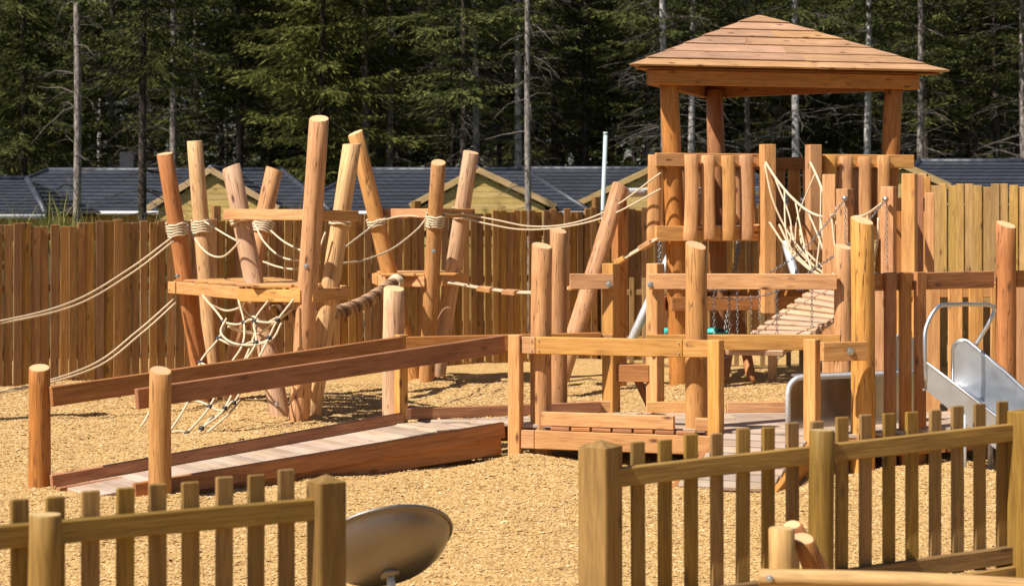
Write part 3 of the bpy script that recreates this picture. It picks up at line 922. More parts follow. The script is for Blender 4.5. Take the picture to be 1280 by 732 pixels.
# ------------------------------------------------------------------ tall back fence
def lerp(a, b, t): return a + (b - a) * t
def pale_fence(label, pts, heights, pitch, width, mat, cat='fence', hitmiss=False, seed=1, thick=.02):
    r = random.Random(seed)
    p0 = Vector(pts[0])
    th = thing('board_fence', label, cat, (p0.x, p0.y, 0))
    pale_meshes = {}
    for (a, b, ha, hb) in zip(pts, pts[1:], heights, heights[1:]):
        a = Vector((a[0], a[1], 0)); b = Vector((b[0], b[1], 0))
        dr = (b - a).normalized(); L = (b - a).length
        nrm = Vector((dr.y, -dr.x, 0))          # towards the camera
        n = int(L / pitch)
        for i in range(n):
            s = (i + .5) * pitch
            c = a + dr * s
            h = round((lerp(ha, hb, s / L) + r.uniform(-.035, .03) + (.05 if r.random() < .04 else 0)) / .02) * .02
            w = width * r.choice([.96, 1.0, 1.04])
            off = .0
            if hitmiss: off = -.03 if i % 2 else 0.0
            else: off = r.uniform(-.011, .011)
            key = (round(h, 2), round(w, 3))
            if key not in pale_meshes: pale_meshes[key] = box_mesh(h, thick, w, M[mat], .006)
            base = c + nrm * off - Vector((0, 0, .1)); base.z = -.1
            tw = r.uniform(-.03, .03)
            Mx, _ = frame(base, base + Vector((dr.x * r.uniform(-.006, .006), dr.y * r.uniform(-.006, .006), 1)), nrm + dr * tw)
            put('pale', pale_meshes[key], th, Mx)
        for z in (.35, lerp(ha, hb, .5) * .55, lerp(ha, hb, .5) - .3):
            o = -.075 if hitmiss else -.05
            beam(th, 'rail', a + nrm * o + Vector((0, 0, z)), b + nrm * o + Vector((0, 0, z)), .042, .085, mat)
        k = max(1, int(L / 2.4))
        for i in range(k + 1):
            c = a + dr * (L * i / k) - nrm * (.115 if not hitmiss else .14)
            beam(th, 'post', c - Vector((0, 0, .3)), c + Vector((0, 0, lerp(ha, hb, i / k) + .06)), .095, .095, mat, side=nrm)
    return th
pale_fence('tall brown close boarded fence running behind the log towers', [(-8.3, 21.55), (1.2, 27.0), (5.3, 29.35)], [1.88, 2.12, 2.2], .109, .1035, 'fence', seed=4)
pale_fence('tall new yellow hit and miss fence to the right of the roofed tower', [(5.28, 25.8), (8.6, 24.3)], [2.42, 2.44], .111, .108, 'treated_new', hitmiss=True, seed=6)

# low picket fence behind the swing
def picket_fence(label, a, b, n, ztop0, ztop1, zbot, w, t, mat, rails, rail_h, posts, railside=1, name='picket_fence', cat='fence', rng=1, gap_first=.5, ext=(0, 0)):
    r = random.Random(rng)
    a = Vector(a); b = Vector(b)
    th = thing(name, label, cat, (a.x, a.y, 0))
    dr = (b - a); L = dr.length; dr.normalize(); nrm = Vector((dr.y, -dr.x, 0))
    for i in range(n):
        s = (i + gap_first) * L / n
        zt = lerp(ztop0, ztop1, s / L) + r.uniform(-.008, .008)
        c = a + dr * s
        beam(th, 'picket', Vector((c.x, c.y, zbot)), Vector((c.x + r.uniform(-.004, .004), c.y, zt)), t, w * r.uniform(.97, 1.03), mat, side=nrm + dr * r.uniform(-.04, .04), c=.004)
    for (z0, z1) in rails:
        o = nrm * (t / 2 + .022) * railside
        beam(th, 'rail', a - dr * ext[0] + o + Vector((0, 0, z0)), b + dr * ext[1] + o + Vector((0, 0, z1)), .042, rail_h, mat)
    return th, dr, nrm
picket_fence('low yellow picket fence behind the nest swing', XY(765, 25.6), XY(1010, 25.8), 15, 1.14, 1.14, .0, .062, .02, 'treated_new', [(.35, .35), (.95, .95)], .07, None, railside=-1)

# ------------------------------------------------------------------ log climbing tower with the rope net
def log_tower(label, logs, base):
    return thing('log_tower', label, 'climbing frame', base)

LT = {}
t1 = thing('log_tower', 'tall tower of six leaning logs with rope net and plank platform', 'climbing frame', XY(320, 20.0))
def LG(key, par, top, dtop, bot, dbot, px, mat, cut=.25, cang=0.0):
    p1 = W(top[0], top[1], dtop); p0 = W(bot[0], bot[1], dbot)
    dr = (p1 - p0).normalized()
    p0 = p0 - dr * .25
    r = px / 2 * (dbot + dtop) / 2 / F
    LT[key] = (p0, p1, r)
    return log(par, 'log_post', p0, p1, r * 1.06, r * .97, mat, cut, cang)
LG('b', t1, (243, 176), 21.3, (270, 503), 21.1, 20, 'log_pale', .12, .3)
LG('a', t1, (206, 192), 20.6, (257, 505), 20.8, 21, 'log_red', .12, .3)
LG('d', t1, (343, 211), 21.4, (283, 503), 20.9, 22, 'log', .2, .9)
LG('c', t1, (289, 208), 19.8, (351, 524), 19.4, 24, 'log_pale', .2, -.9)
LG('f', t1, (440, 180), 19.6, (388, 523), 19.4, 23, 'log_pale', .2, -.9)
LG('e', t1, (399, 148), 18.9, (374, 524), 19.15, 25, 'log', .3, -.1)
def platform(par, pts, z, bw=.06, bh=.12, boards=None, mat='larch'):
    for (p, q) in zip(pts, pts[1:]):
        beam(par, 'platform_beam', Vector((p[0], p[1], z)), Vector((q[0], q[1], z)), bw, bh, mat)
def px(u, d): return ((u - 640) * d / F, d)
platform(t1, [px(213, 20.7), px(302, 19.30)], 1.215)
platform(t1, [px(298, 19.17), px(377, 18.98)], 1.20)
platform(t1, [px(388, 18.98), px(434, 19.55)], 1.205)
platform(t1, [px(430, 19.75), px(345, 21.5)], 1.21)
platform(t1, [px(345, 21.6), px(218, 21.2)], 1.21)
for i in range(9):
    t = i / 8
    yb = 19.15 + t * 2.1
    if t < .62: xl = lerp(px(305, 19.2)[0], px(222, 20.6)[0], t / .62)
    else: xl = lerp(px(222, 20.6)[0], px(330, 21.3)[0], (t - .62) / .5)
    xr = lerp(px(418, 19.3)[0], px(350, 21.3)[0], t)
    if t < .1: xr = px(372, 19.1)[0]
    beam(t1, 'platform_board', (xl + .09, yb, 1.288), (xr - .05, yb, 1.288), .22, .028, 'larch')
beam(t1, 'cross_beam', W(281, 268, 19.55), W(391, 268.5, 19.02), .06, .105, 'larch')
beam(t1, 'cross_beam', W(393, 269, 18.98), W(446, 270, 19.42), .06, .105, 'larch')
bolt(t1, W(383, 333, 18.93), (0, -1, 0)); bolt(t1, W(346, 505, 19.2), (0, -1, 0)); bolt(t1, W(222, 345, 20.55), (0, -1, 0))

t2 = thing('log_tower', 'smaller three log tower with plank platform standing nearer the fence', 'climbing frame', XY(535, 23.3))
LG('g', t2, (444, 166), 23.0, (519, 479), 23.35, 20, 'log', .2, -1.0)
LG('i', t2, (589, 190), 23.3, (545, 478), 23.45, 20, 'log_pale', .15, .4)
LG('h', t2, (548, 203), 22.7, (533, 480), 23.15, 19, 'log', .3, 0.0)
platform(t2, [px(468, 24.0), px(474, 23.35)], 1.19); platform(t2, [px(474, 23.2), px(532, 22.88)], 1.19); platform(t2, [px(550, 22.9), px(584, 23.5)], 1.20); platform(t2, [px(584, 23.6), px(470, 24.2)], 1.19)
for i in range(5):
    y_ = 23.0 + i * .24
    beam(t2, 'platform_board', (px(478 - i * 1.5, y_)[0], y_, 1.266), (px(574 + i, y_)[0] if i else px(531, y_)[0], y_, 1.266), .225, .028, 'larch')
beam(t2, 'cross_beam', W(476, 266.5, 23.25), W(540, 266.5, 22.87), .06, .105, 'larch')
beam(t2, 'cross_beam', W(552, 266.5, 22.9), W(592, 266.5, 23.15), .06, .105, 'larch')
bolt(t2, W(542, 314, 22.75), (0, -1, 0))
# log post standing off frame that carries the far ends of the rope bridge
toff = thing('log_post', 'leaning log carrying the outer end of the rope bridge', 'post', XY(-130, 18.6))
log(toff, 'log', XY(-130, 18.6, -.3), XY(-150, 18.7, 2.6), .1, .09, 'log')

def at_v(key, v):
    p0, p1, r = LT[key]
    for i in range(400):
        p = p0.lerp(p1, i / 399)
        if V0 + (HC - p.z) * F / p.y <= v: return p, (p1 - p0).normalized(), r
    return p1, (p1 - p0).normalized(), r
# rope handrails with the turns wound round the logs
def roping(name, label, coils, runs, rad=.0098, cat='rope', mat='rope', loc=None):
    th = thing(name, label, cat, loc)
    for (k, v, n) in coils:
        p, ax, r = at_v(k, v); coil(th, p, ax, r, n, .027, .0125, mat)
    for run in runs: tube(th, 'rope', smooth_pts(run), rad, mat, 7)
    return th
roping('rope_bridge', 'pair of cream hand ropes from the reddest log out to the left', [('a', 287, 5)],
       [[W(216, 296, 20.5), W(160, 337, 20.2), W(90, 377, 19.6), W(0, 401, 19.0), W(-130, 418, 18.5)], [W(217, 301, 20.5), W(165, 341, 20.2), W(95, 381, 19.6), W(0, 404, 19.0), W(-130, 424, 18.6)]], loc=W(206, 300, 20.6))
roping('foot_rope', 'pair of cream foot ropes from platform edge dropping towards the ground', [],
       [[W(217, 374, 20.6), W(170, 415, 20.2), W(110, 458, 19.7), W(0, 489, 19.0), W(-130, 498, 18.5)], [W(220, 378, 20.6), W(175, 418, 20.2), W(115, 461, 19.7), W(0, 491, 19.0), W(-130, 503, 18.6)]], loc=W(215, 376, 20.6))
roping('rope_swag', 'cream rope swag wound on the pale thin log, looping to next log', [('b', 284, 5)],
       [[W(232, 277, 20.9), W(246, 302, 20.6), W(262, 318, 20.2), W(280, 320, 19.7), W(299, 303, 19.45)], [W(256, 277, 21.1), W(280, 292, 20.6), W(300, 303, 19.9)]], loc=W(250, 290, 21.2))
roping('rope_swag', 'cream rope swag wound on the short rear log behind cross beam', [('d', 283, 5)],
       [[W(318, 279, 21.1), W(330, 302, 20.6), W(350, 320, 20.0), W(372, 325, 19.5), W(395, 317, 19.4), W(407, 290, 19.4)], [W(336, 286, 21.3), W(355, 302, 20.6), W(378, 314, 20.0)], [W(329, 327, 21.0), W(350, 334, 20.6), W(372, 336, 20.2), W(400, 328, 20.4)]], loc=W(330, 300, 21.2))
roping('rope_swag', 'long cream rope from the tall tower up to the small tower', [('f', 278, 2), ('h', 276, 5), ('g', 278, 3), ('c', 276, 2)],
       [[W(428, 329, 20.0), W(455, 325, 20.6), W(490, 311, 21.4), W(520, 288, 22.2), W(532, 274, 22.7)], [W(431, 309, 20.2), W(452, 293, 21.2), W(474, 276, 22.8)], [W(474, 276, 23.0), W(505, 270, 23.0), W(534, 272, 22.9)]], loc=W(480, 310, 21.4))
roping('hand_rope', 'double cream hand rope from small log tower to roofed tower rail', [('i', 268, 4)],
       [[W(572, 266, 23.05), W(620, 275, 22.9), W(665, 283, 22.8), W(715, 279, 22.7), W(765, 260, 22.6), W(826, 216, 22.4)], [W(572, 270, 23.05), W(610, 280, 22.9), W(655, 287, 22.8), W(710, 283, 22.7), W(765, 268, 22.55), W(826, 236, 22.4)], [W(552, 266, 22.8), W(565, 268, 22.9), W(576, 267, 23.0)]], loc=W(680, 280, 22.8))
# rope walk with wooden steps
rw = thing('stepping_rope', 'rope walk with small wooden blocks from small tower to roofed tower', 'rope', W(690, 366, 22.7))
walk = smooth_pts([W(560, 353, 22.9), W(612, 362, 22.85), W(665, 366, 22.75), W(715, 359, 22.65), W(775, 326, 22.55), W(822, 298, 22.45)], 10)
for off in (Vector((0, -.07, 0)), Vector((0, .07, .01))): tube(rw, 'rope', [p + off for p in walk], .012, 'rope', 7)
for k in (9, 15, 22, 31, 40, 47):
    p = walk[k]; q = walk[k + 1]; dr = (q - p).normalized()
    sd = Vector((-dr.y, dr.x, 0)).normalized()
    beam(rw, 'step_block', p - sd * .16 - Vector((0, 0, .0)), p + sd * .16, .15, .055, 'larch', side=dr)

# thick twisted climbing rope
tr = thing('thick_rope', 'thick brown twisted climbing rope between the two log towers', 'rope', W(430, 390, 21))
path = smooth_pts([W(338, 382, 20.2), W(372, 396, 20.4), W(415, 392, 20.8), W(455, 378, 21.6), W(486, 358, 22.5), W(500, 349, 22.9)], 14)
seg = [0.0]
for a_, b_ in zip(path, path[1:]): seg.append(seg[-1] + (b_ - a_).length)
for k in range(3):
    pts = []
    N_ = 260
    for i in range(N_ + 1):
        s = seg[-1] * i / N_
        j = max(0, min(len(path) - 2, int(np.searchsorted(seg, s)) - 1)); tt = (s - seg[j]) / max(1e-6, seg[j + 1] - seg[j])
        c = path[j].lerp(path[j + 1], tt); dr = (path[j + 1] - path[j]).normalized()
        u_ = dr.cross(Vector((0, 0, 1))).normalized(); w_ = dr.cross(u_)
        a = s * 19.0 + k * math.pi * 2 / 3
        pts.append(c + (u_ * math.cos(a) + w_ * math.sin(a)) * .046)
    tube(tr, 'strand', pts, .031, ('hemp', 'hemp_light', 'hemp_dark')[k], 8)
coil(tr, path[-8], path[-6] - path[-10], .062, 7, .022, .011, 'rope')
# rope net
net = thing('rope_net', 'cream climbing net hanging from log platform down to the chips', 'net', W(255, 530, 18.3))
rows = [[(253, 369, 19.75), (298, 374, 19.15), (335, 376, 19.0), (367, 374, 18.93)],
        [(279, 402, 19.3), (305, 403, 19.05), (318, 401, 18.95), (347, 400, 18.85)],
        [(273, 423, 19.1), (303, 431, 18.85), (320, 428, 18.8), (336, 422, 18.8)],
        [(250, 453, 18.95), (285, 460, 18.7), (305, 455, 18.65), (322, 450, 18.65)],
        [(236, 500, 18.45), (262, 508, 18.35), (281, 510, 18.3), (292, 503, 18.35)],
        [(211, 541, 18.12), (234, 541, 18.12), (252, 535, 18.15), (266, 523, 18.3)]]
G = [[W(*p) for p in r_] for r_ in rows]
for j in range(4): tube(net, 'net_rope', smooth_pts([G[i][j] for i in range(6)], 6), .0108, 'rope', 7)
for i in (1, 2, 3, 4, 5):
    ext = [] if i < 4 else [W(rows[i][0][0] - 28, rows[i][0][1] - (8 if i == 4 else -2), rows[i][0][2])]
    pts = smooth_pts(ext + G[i], 6)
    pts = [p - Vector((0, 0, .02 * math.sin(k * .5))) for k, p in enumerate(pts)]
    tube(net, 'net_rope', pts, .0108, 'rope', 7)
for cp in ([W(283, 398, 19.3), W(276, 415, 19.1), W(290, 428, 18.9), W(315, 431, 18.8), W(340, 424, 18.8), W(352, 403, 18.85)],
           [W(285, 408, 19.2), W(300, 414, 19.3), W(322, 417, 19.4), W(338, 405, 19.3), W(322, 399, 19.2), W(302, 404, 19.2)],
           [W(298, 374, 19.2), W(310, 392, 19.3), W(322, 402, 19.0), W(310, 440, 18.8), W(299, 460, 18.6)],
           [W(262, 380, 19.6), W(282, 388, 19.6), W(300, 384, 19.3), W(307, 376, 19.2)],
           [W(300, 500, 18.5), W(285, 518, 18.3), W(262, 538, 18.15), W(250, 549, 18.0)],
           [W(188, 512, 18.3), W(182, 524, 18.2), W(176, 533, 18.15)]):
    tube(net, 'net_rope', smooth_pts(cp, 6), .0108, 'rope', 7)
tube(net, 'net_rope', smooth_pts([W(279, 402, 19.3), W(300, 412, 19.6), W(325, 415, 19.7), W(345, 402, 19.4), W(367, 385, 19.2)], 6), .0108, 'rope', 7)
tube(net, 'net_rope', smooth_pts([W(298, 374, 19.15), W(303, 392, 19.4), W(325, 405, 19.5), W(350, 395, 19.4)], 6), .0108, 'rope', 7)
kn = None
for i in range(1, 6):
    for j in range(4):
        p = G[i][j]
        Mx = Matrix.Translation(p)
        if kn is None:
            vs, fs = tube_arrays([(-.022, 0, 0), (.022, 0, 0)], .021, 8); kn = py_mesh('clamp', vs, fs, M['black'], smooth=True)
        put('clamp', kn, net, Mx)

# ------------------------------------------------------------------ roofed triangular tower
C0 = Vector((2.92, 23.67, 0))
PFL, PFR, PR = Vector((1.77, 22.6, 0)), Vector((4.47, 23.4, 0)), Vector((2.53, 25.0, 0))
def tri(k, z): return [Vector((C0.x + (p.x - C0.x) * k, C0.y + (p.y - C0.y) * k, z)) for p in (PFL, PFR, PR)]
tw = thing('roofed_play_tower', 'tall triangular timber play tower with boarded pyramid roof', 'play tower', (C0.x, C0.y, 0))
for p, top in zip((PFL, PFR, PR), tri(1.0, 3.5)):
    b_ = C0.lerp(p, .875); b_.z = -.3
    log(tw, 'tower_post', b_, top, .118, .105, 'larch_red', n=20)
roof = put('roof', py_mesh('roof', [v - Vector((C0.x, C0.y, 0)) for v in tri(1.36, 3.585) + [Vector((C0.x, C0.y, 4.22))]], [[0, 1, 3], [1, 2, 3], [2, 0, 3], [2, 1, 0]], M['larch_red']), tw, Matrix.Translation((C0.x, C0.y, 0)))
E3 = tri(1.4, 3.61); AP = Vector((C0.x, C0.y, 4.31))
NR = 7
for s in range(3):
    a, b = E3[s], E3[(s + 1) % 3]
    nrm = (b - a).cross(AP - a).normalized()
    if nrm.z < 0: nrm = -nrm
    for i in range(NR):
        t0 = max(0, i / NR - .02); t1 = (i + 1) / NR if i < NR - 1 else .985
        l0, r0_ = a.lerp(AP, t0), b.lerp(AP, t0); l1, r1_ = a.lerp(AP, t1), b.lerp(AP, t1)
        jit = random.uniform(-.003, .003)
        h0, h1 = .027 + jit, .012
        joints = [0.0, 1.0]
        if i < 5: joints = [0.0, random.uniform(.3, .7), 1.0]
        for ja, jb in zip(joints, joints[1:]):
            la_, lb_ = l0.lerp(r0_, ja + (.001 if ja else 0)), l0.lerp(r0_, jb - (.001 if jb < 1 else 0))
            ua, ub = l1.lerp(r1_, ja + (.001 if ja else 0)), l1.lerp(r1_, jb - (.001 if jb < 1 else 0))
            hj = h0 + random.uniform(-.003, .004)
            vs = [la_ + nrm * hj, lb_ + nrm * hj, ub + nrm * h1, ua + nrm * h1, la_ + nrm * .004, lb_ + nrm * .004, ub - nrm * .006, ua - nrm * .006]
            fs = [[0, 1, 2, 3], [7, 6, 5, 4], [4, 5, 1, 0], [5, 6, 2, 1], [6, 7, 3, 2], [7, 4, 0, 3]]
            Mx, _ = frame(la_, lb_); inv = Mx.inverted()
            put('roof_board', py_mesh('roof_board', [inv @ v for v in vs], fs, M['roofwood']), roof, Mx)
B3 = tri(1.2, 3.495)
for s in range(3):
    a, b = B3[s], B3[(s + 1) % 3]; dd = (b - a).normalized()
    beam(roof, 'roof_beam', a + dd * (.05 if s else -.0), b - dd * .05, .1, .16, 'larch_red')
# deck, rails and pickets of the tower
D3 = tri(1.14, 0)
Zr, Zd = 2.575, 1.745
def side(s):
    a, b = D3[s], D3[(s + 1) % 3]; dd = (b - a).normalized(); nn = Vector((dd.y, -dd.x, 0)); return a, b, dd, nn
for s in range(3):
    a, b, dd, nn = side(s)
    L = (b - a).length
    a2, b2 = a - dd * .0, b + dd * .0
    e0, e1 = .05, .05
    if s == 0:
        gp = (PFL.lerp(PFR, 0)); 
        ga, gb = 1.30, 1.95
        beam(tw, 'top_rail', a + Vector((0, 0, Zr)), a + dd * (ga + .06) + Vector((0, 0, Zr)), .05, .15, 'larch')
        beam(tw, 'top_rail', a + dd * (gb - .06) + Vector((0, 0, Zr)), b + Vector((0, 0, Zr)), .05, .15, 'larch')
    else:
        beam(tw, 'top_rail', a + dd * .06 + Vector((0, 0, Zr)), b - dd * .06 + Vector((0, 0, Zr)), .05, .15, 'larch_red')
    beam(tw, 'deck_beam', a + dd * (.0 if s == 0 else .06) + Vector((0, 0, Zd)), b - dd * (.0 if s == 0 else .06) + Vector((0, 0, Zd)), .055, .17, 'larch')
    # half log pickets
    if s == 0:
        poss = []
        for u in (860, 884, 908, 931, 1033, 1056, 1079, 1103):
            # place along the side where the line of sight meets it
            k = (u - 640) / F; t = (k * a.y - a.x) / (dd.x - k * dd.y); poss.append(t)
    else:
        poss = [.35 + i * .215 for i in range(int((L - .5) / .215) + 1)]
    for t in poss:
        p = a + dd * t + nn * .06
        h0 = 1.665 + random.uniform(-.01, .01)
        log(tw, 'half_log_picket', Vector((p.x, p.y, h0)), Vector((p.x + random.uniform(-.02, .02), p.y, 2.635 + random.uniform(-.012, .006))), .079, .077, 'larch', bow=random.uniform(-.015, .015), n=16, end='larch', flat=.42)
for u in (955, 1012):
    a, b, dd, nn = side(0); k = (u - 640) / F; t = (k * a.y - a.x) / (dd.x - k * dd.y); p = a + dd * t + nn * .1
    beam(tw, 'gate_post', Vector((p.x, p.y, .84 if u == 955 else 1.55)), Vector((p.x, p.y, 2.755)), .145, .145, 'larch', side=nn)
a, b, dd, nn = side(0)
for i in range(11):
    t = i / 10.5 
    y0 = D3[0].lerp(D3[2], t); y1 = D3[1].lerp(D3[2], t)
    dl = (y1 - y0).normalized()
    off = nn * -.14
    if (y1 - y0).length > .7:
        beam(tw, 'deck_board', y0 + off + dl * .22 + Vector((0, 0, 1.80)), y1 + off - dl * .22 + Vector((0, 0, 1.80)), .2, .03, 'deck')
# lower ring and braces under the deck
L3 = tri(.93, .95)
for s in range(3):
    a, b = L3[s], L3[(s + 1) % 3]; dd = (b - a).normalized(); nn = Vector((dd.y, -dd.x, 0))
    beam(tw, 'lower_beam', a - dd * .1 + nn * .13, b + dd * .1 + nn * .13, .06, .155, 'larch_red')
for (p, q) in ((W(905, 420, 23.6), W(925, 380, 24.4)), (W(940, 425, 23.8), W(918, 378, 24.4))):
    log(tw, 'brace', p - Vector((0, 0, .5)), q + Vector((0, 0, .1)), .06, .06, 'larch_red', n=12)
log(tw, 'support_pole', XY(966, 23.6, -.2), XY(966, 23.5, 1.68), .055, .055, 'log_pale', n=14)

# ------------------------------------------------------------------ swing frame and nest swing
sw = thing('swing_frame', 'swing frame with leaning log, square post and steel top tube', 'swing', XY(760, 22.8))
log(sw, 'leaning_log', W(700, 440, 21.8) - Vector((0, 0, .3)), W(775, 234, 22.75), .1, .095, 'log', cut=.3, cutang=2.0)
beam(sw, 'square_post', XY(774, 23.0, -.3), W(774, 248, 23.0), .13, .13, 'larch_red', side=(.5, -.85, 0))
tA = W(773, 241, 22.85); tB = W(968, 238, 26.6)
tube(sw, 'top_tube', [tA, tB], .052, 'galv', 12)
tube(sw, 'tube_collar', [tA + (tB - tA).normalized() * .02, tA + (tB - tA).normalized() * .14], .075, 'galv', 12)
le = tA.lerp(tB, .48)
le2 = tA.lerp(tB, .97)
tube(sw, 'steel_leg', [le, W(764, 450, 24.0) - Vector((0, 0, .3))], .055, 'galv', 12)
tube(sw, 'steel_leg', [le2, XY(1034, 25.2, -.2)], .055, 'galv', 12)
ns = thing('nest_swing', 'round turquoise and black nest swing hanging on chains under the tower', 'swing', XY(865, 24.4, .55))
NC = XY(866, 24.3, .5)
ring = [NC + Vector((math.cos(i * math.pi / 16) * .5, math.sin(i * math.pi / 16) * .5, 0)) for i in range(33)]
tube(ns, 'ring', ring, .045, 'black', 8)
for i in (1, 5, 11, 15, 19, 23, 27, 31):
    tube(ns, 'ring_wrap', [ring[i - 1], ring[i], ring[min(32, i + 1)]], .05, 'teal', 8)
for k in range(-4, 5):
    w_ = math.sqrt(.25 - (k * .1) ** 2)
    tube(ns, 'net_rope', sag(NC + Vector((-w_, k * .1, 0)), NC + Vector((w_, k * .1, 0)), .06, 8), .012, 'black', 5)
    tube(ns, 'net_rope', sag(NC + Vector((k * .1, -w_, 0)), NC + Vector((k * .1, w_, 0)), .07, 8), .012, 'black', 5)
for hp, idx in ((tA.lerp(tB, .24), (13, 19)), (tA.lerp(tB, .78), (3, 29))):
    tube(ns, 'hanger', [hp + Vector((0, 0, .06)), hp - Vector((0, 0, .1))], .035, 'galv', 10)
    for i in idx: chain(ns, [hp - Vector((0, 0, .1)), ring[i]], .06, .007)

# ------------------------------------------------------------------ ramp
RD = Vector((2.53, 1.83, 0)).normalized(); RN = Vector((RD.y, -RD.x, 0))
rp = thing('timber_ramp', 'long plank ramp with log posts and reddish handrails', 'ramp', (-3, 14.4, 0))
PA, PB = Vector((-3.45, 14.6, 0)), Vector((-2.5, 14.24, 0))
PA2 = Vector((-0.955, 16.40, 0)); PB2 = Vector((.03, 16.07, 0))
log(rp, 'log_post', PA - Vector((0, 0, .3)), PA + Vector((0, 0, .875)), .083, .077, 'log_red', cut=.3, cutang=0.2)
log(rp, 'log_post', PB - Vector((0, 0, .3)), PB + Vector((0, 0, .885)), .084, .078, 'log', cut=.35, cutang=0.55)
def onramp(P, P2, t, z0, z1): q = P.lerp(P2, t); q.z = lerp(z0, z1, t); return q
off = RN * .1
# handrails: centre heights
beam(rp, 'handrail', onramp(PA + off, PA2 + off, .015, .665, .92), onramp(PA + off, PA2 + off, 1.0, .665, .92), .05, .145, 'larch_red')
beam(rp, 'handrail', onramp(PB - RN * .0 - RD * .14 - RN * .105, PB2 - RN * .105, 0, .68, .945), onramp(PB - RN * .105, PB2 - RN * .105, .985, .68, .945), .05, .145, 'larch_red')
beam(rp, 'kerb_board', onramp(PA + off, PA2 + off, .015, .05, .325), onramp(PA + off, PA2 + off, 1.0, .05, .325), .05, .09, 'larch_red')
beam(rp, 'kerb_board', onramp(PB - RD * .16 - RN * .105, PB2 - RN * .105, 0, .02, .255), onramp(PB - RN * .105, PB2 - RN * .105, .985, .02, .255), .05, .125, 'larch_red')
beam(rp, 'stringer', onramp(PB - RN * .16, PB2 - RN * .16, .1, -.06, .13), onramp(PB - RN * .16, PB2 - RN * .16, .985, -.06, .13), .06, .15, 'larch_red')
beam(rp, 'stringer', onramp(PA + RN * .2, PA2 + RN * .2, .02, -.06, .16), onramp(PA + RN * .2, PA2 + RN * .2, 1, -.06, .16), .06, .15, 'larch_red')
NPL = 27
for i in range(NPL):
    t = (i + .5) / NPL
    q = onramp(PA + RN * .125, PA2 + RN * .125, t, .0, .27); 
    e = onramp(PB - RN * .13, PB2 - RN * .13, t, .0, .27)
    q = q + RD * .12 * (1 - t)
    # plank runs square across from the left kerb to the right kerb
    ln = abs((e - q).dot(RN)); e2 = q + RN * (ln - .01); e2.z = q.z
    if i < 4:
        e2 = q + RN * ln
    beam(rp, 'ramp_plank', q, e2, .111, .03, 'deck', side=RD + Vector((0, 0, .085)), c=.004)
for i in range(6):
    t = .80 + i * .0355
    e = onramp(PB - RN * .13, PB2 - RN * .13, t, .0, .27); e.z = .272 + i * .0008
    # back to the line where the platform begins
    l0 = PA2 + RN * .05; lv = (PB2 - PA2); den = RN.x * lv.y - RN.y * lv.x
    k = ((l0.x - e.x) * lv.y - (l0.y - e.y) * lv.x) / den
    q = e + RN * (k - .09); q.z = e.z
    if k < -.02: beam(rp, 'ramp_plank', q, e, .111, .03, 'deck', side=RD, c=.004)
log(rp, 'log_post', PA2 + Vector((-.02, .14, -.3)), PA2 + Vector((-.02, .14, 1.375)), .092, .086, 'log_pale', cut=.25, cutang=0.4)
beam(rp, 'square_post', PA2 + Vector((.045, .0, -.2)), PA2 + Vector((.045, .0, 1.0)), .085, .085, 'larch', side=RN)

# ------------------------------------------------------------------ front platform
Zp = .30
fp = thing('play_platform', 'low timber play platform with log posts and pale front rails', 'play platform', (1.3, 16.3, 0))
A = Vector((.03, 16.07, 0)); B = Vector((1.59, 15.60, 0))
dAB = (B - A).normalized(); nAB = Vector((dAB.y, -dAB.x, 0))
beam(fp, 'square_post', A + Vector((0, 0, -.1)), A + Vector((0, 0, 1.02)), .1, .1, 'larch', side=Vector((-.35, -.94, 0)))
beam(fp, 'square_post', B + Vector((.0, 0, -.1)), B + Vector((0, 0, 1.01)), .1, .1, 'larch', side=Vector((-.5, -.87, 0)))
up = lambda z: Vector((0, 0, z))
beam(fp, 'front_rail', A + dAB * .055 + up(.94), A + dAB * .17 + up(.94), .06, .135, 'larch')
beam(fp, 'front_rail', A + dAB * .173 + up(.94), A + dAB * 1.37 + up(.94), .06, .138, 'larch')
beam(fp, 'front_rail', A + dAB * 1.373 + up(.94), B - dAB * .05 + up(.94), .06, .135, 'larch')
for s, z in ((.14, .98), (.14, .90), (.2, .98), (.2, .90), (1.34, .98), (1.34, .9), (1.4, .98)):
    bolt(fp, A + dAB * s + nAB * .03 + up(z), nAB, .004)
log(fp, 'log_post', XY(677.5, 16.17, -.3), XY(677.5, 16.17, 1.735), .09, .083, 'log', cut=.32, cutang=0.55)
log(fp, 'log_post', XY(870, 15.85, -.3), XY(870, 15.85, 1.745), .09, .084, 'log', cut=.42, cutang=0.55)
log(fp, 'log_post', XY(698, 17.15, -.3), XY(698, 17.15, 1.845), .08, .074, 'log', cut=.35, cutang=0.55)
log(fp, 'log_post', XY(1054, 17.0, -.3), XY(1054, 17.0, 1.71), .082, .078, 'log', cut=.3, cutang=0.55)
log(fp, 'log_post', XY(1077.5, 15.45, -.3), XY(1077.5, 15.45, 1.945), .096, .088, 'log', cut=.4, cutang=0.55)
log(fp, 'log_post', XY(1257.5, 16.25, -.3), XY(1257.5, 16.25, 1.905), .087, .081, 'log_red', cut=.4, cutang=0.55)
log(fp, 'log_post', XY(1395, 16.6, -.3), XY(1395, 16.6, 1.8), .087, .081, 'log_red', cut=.4, cutang=0.55)
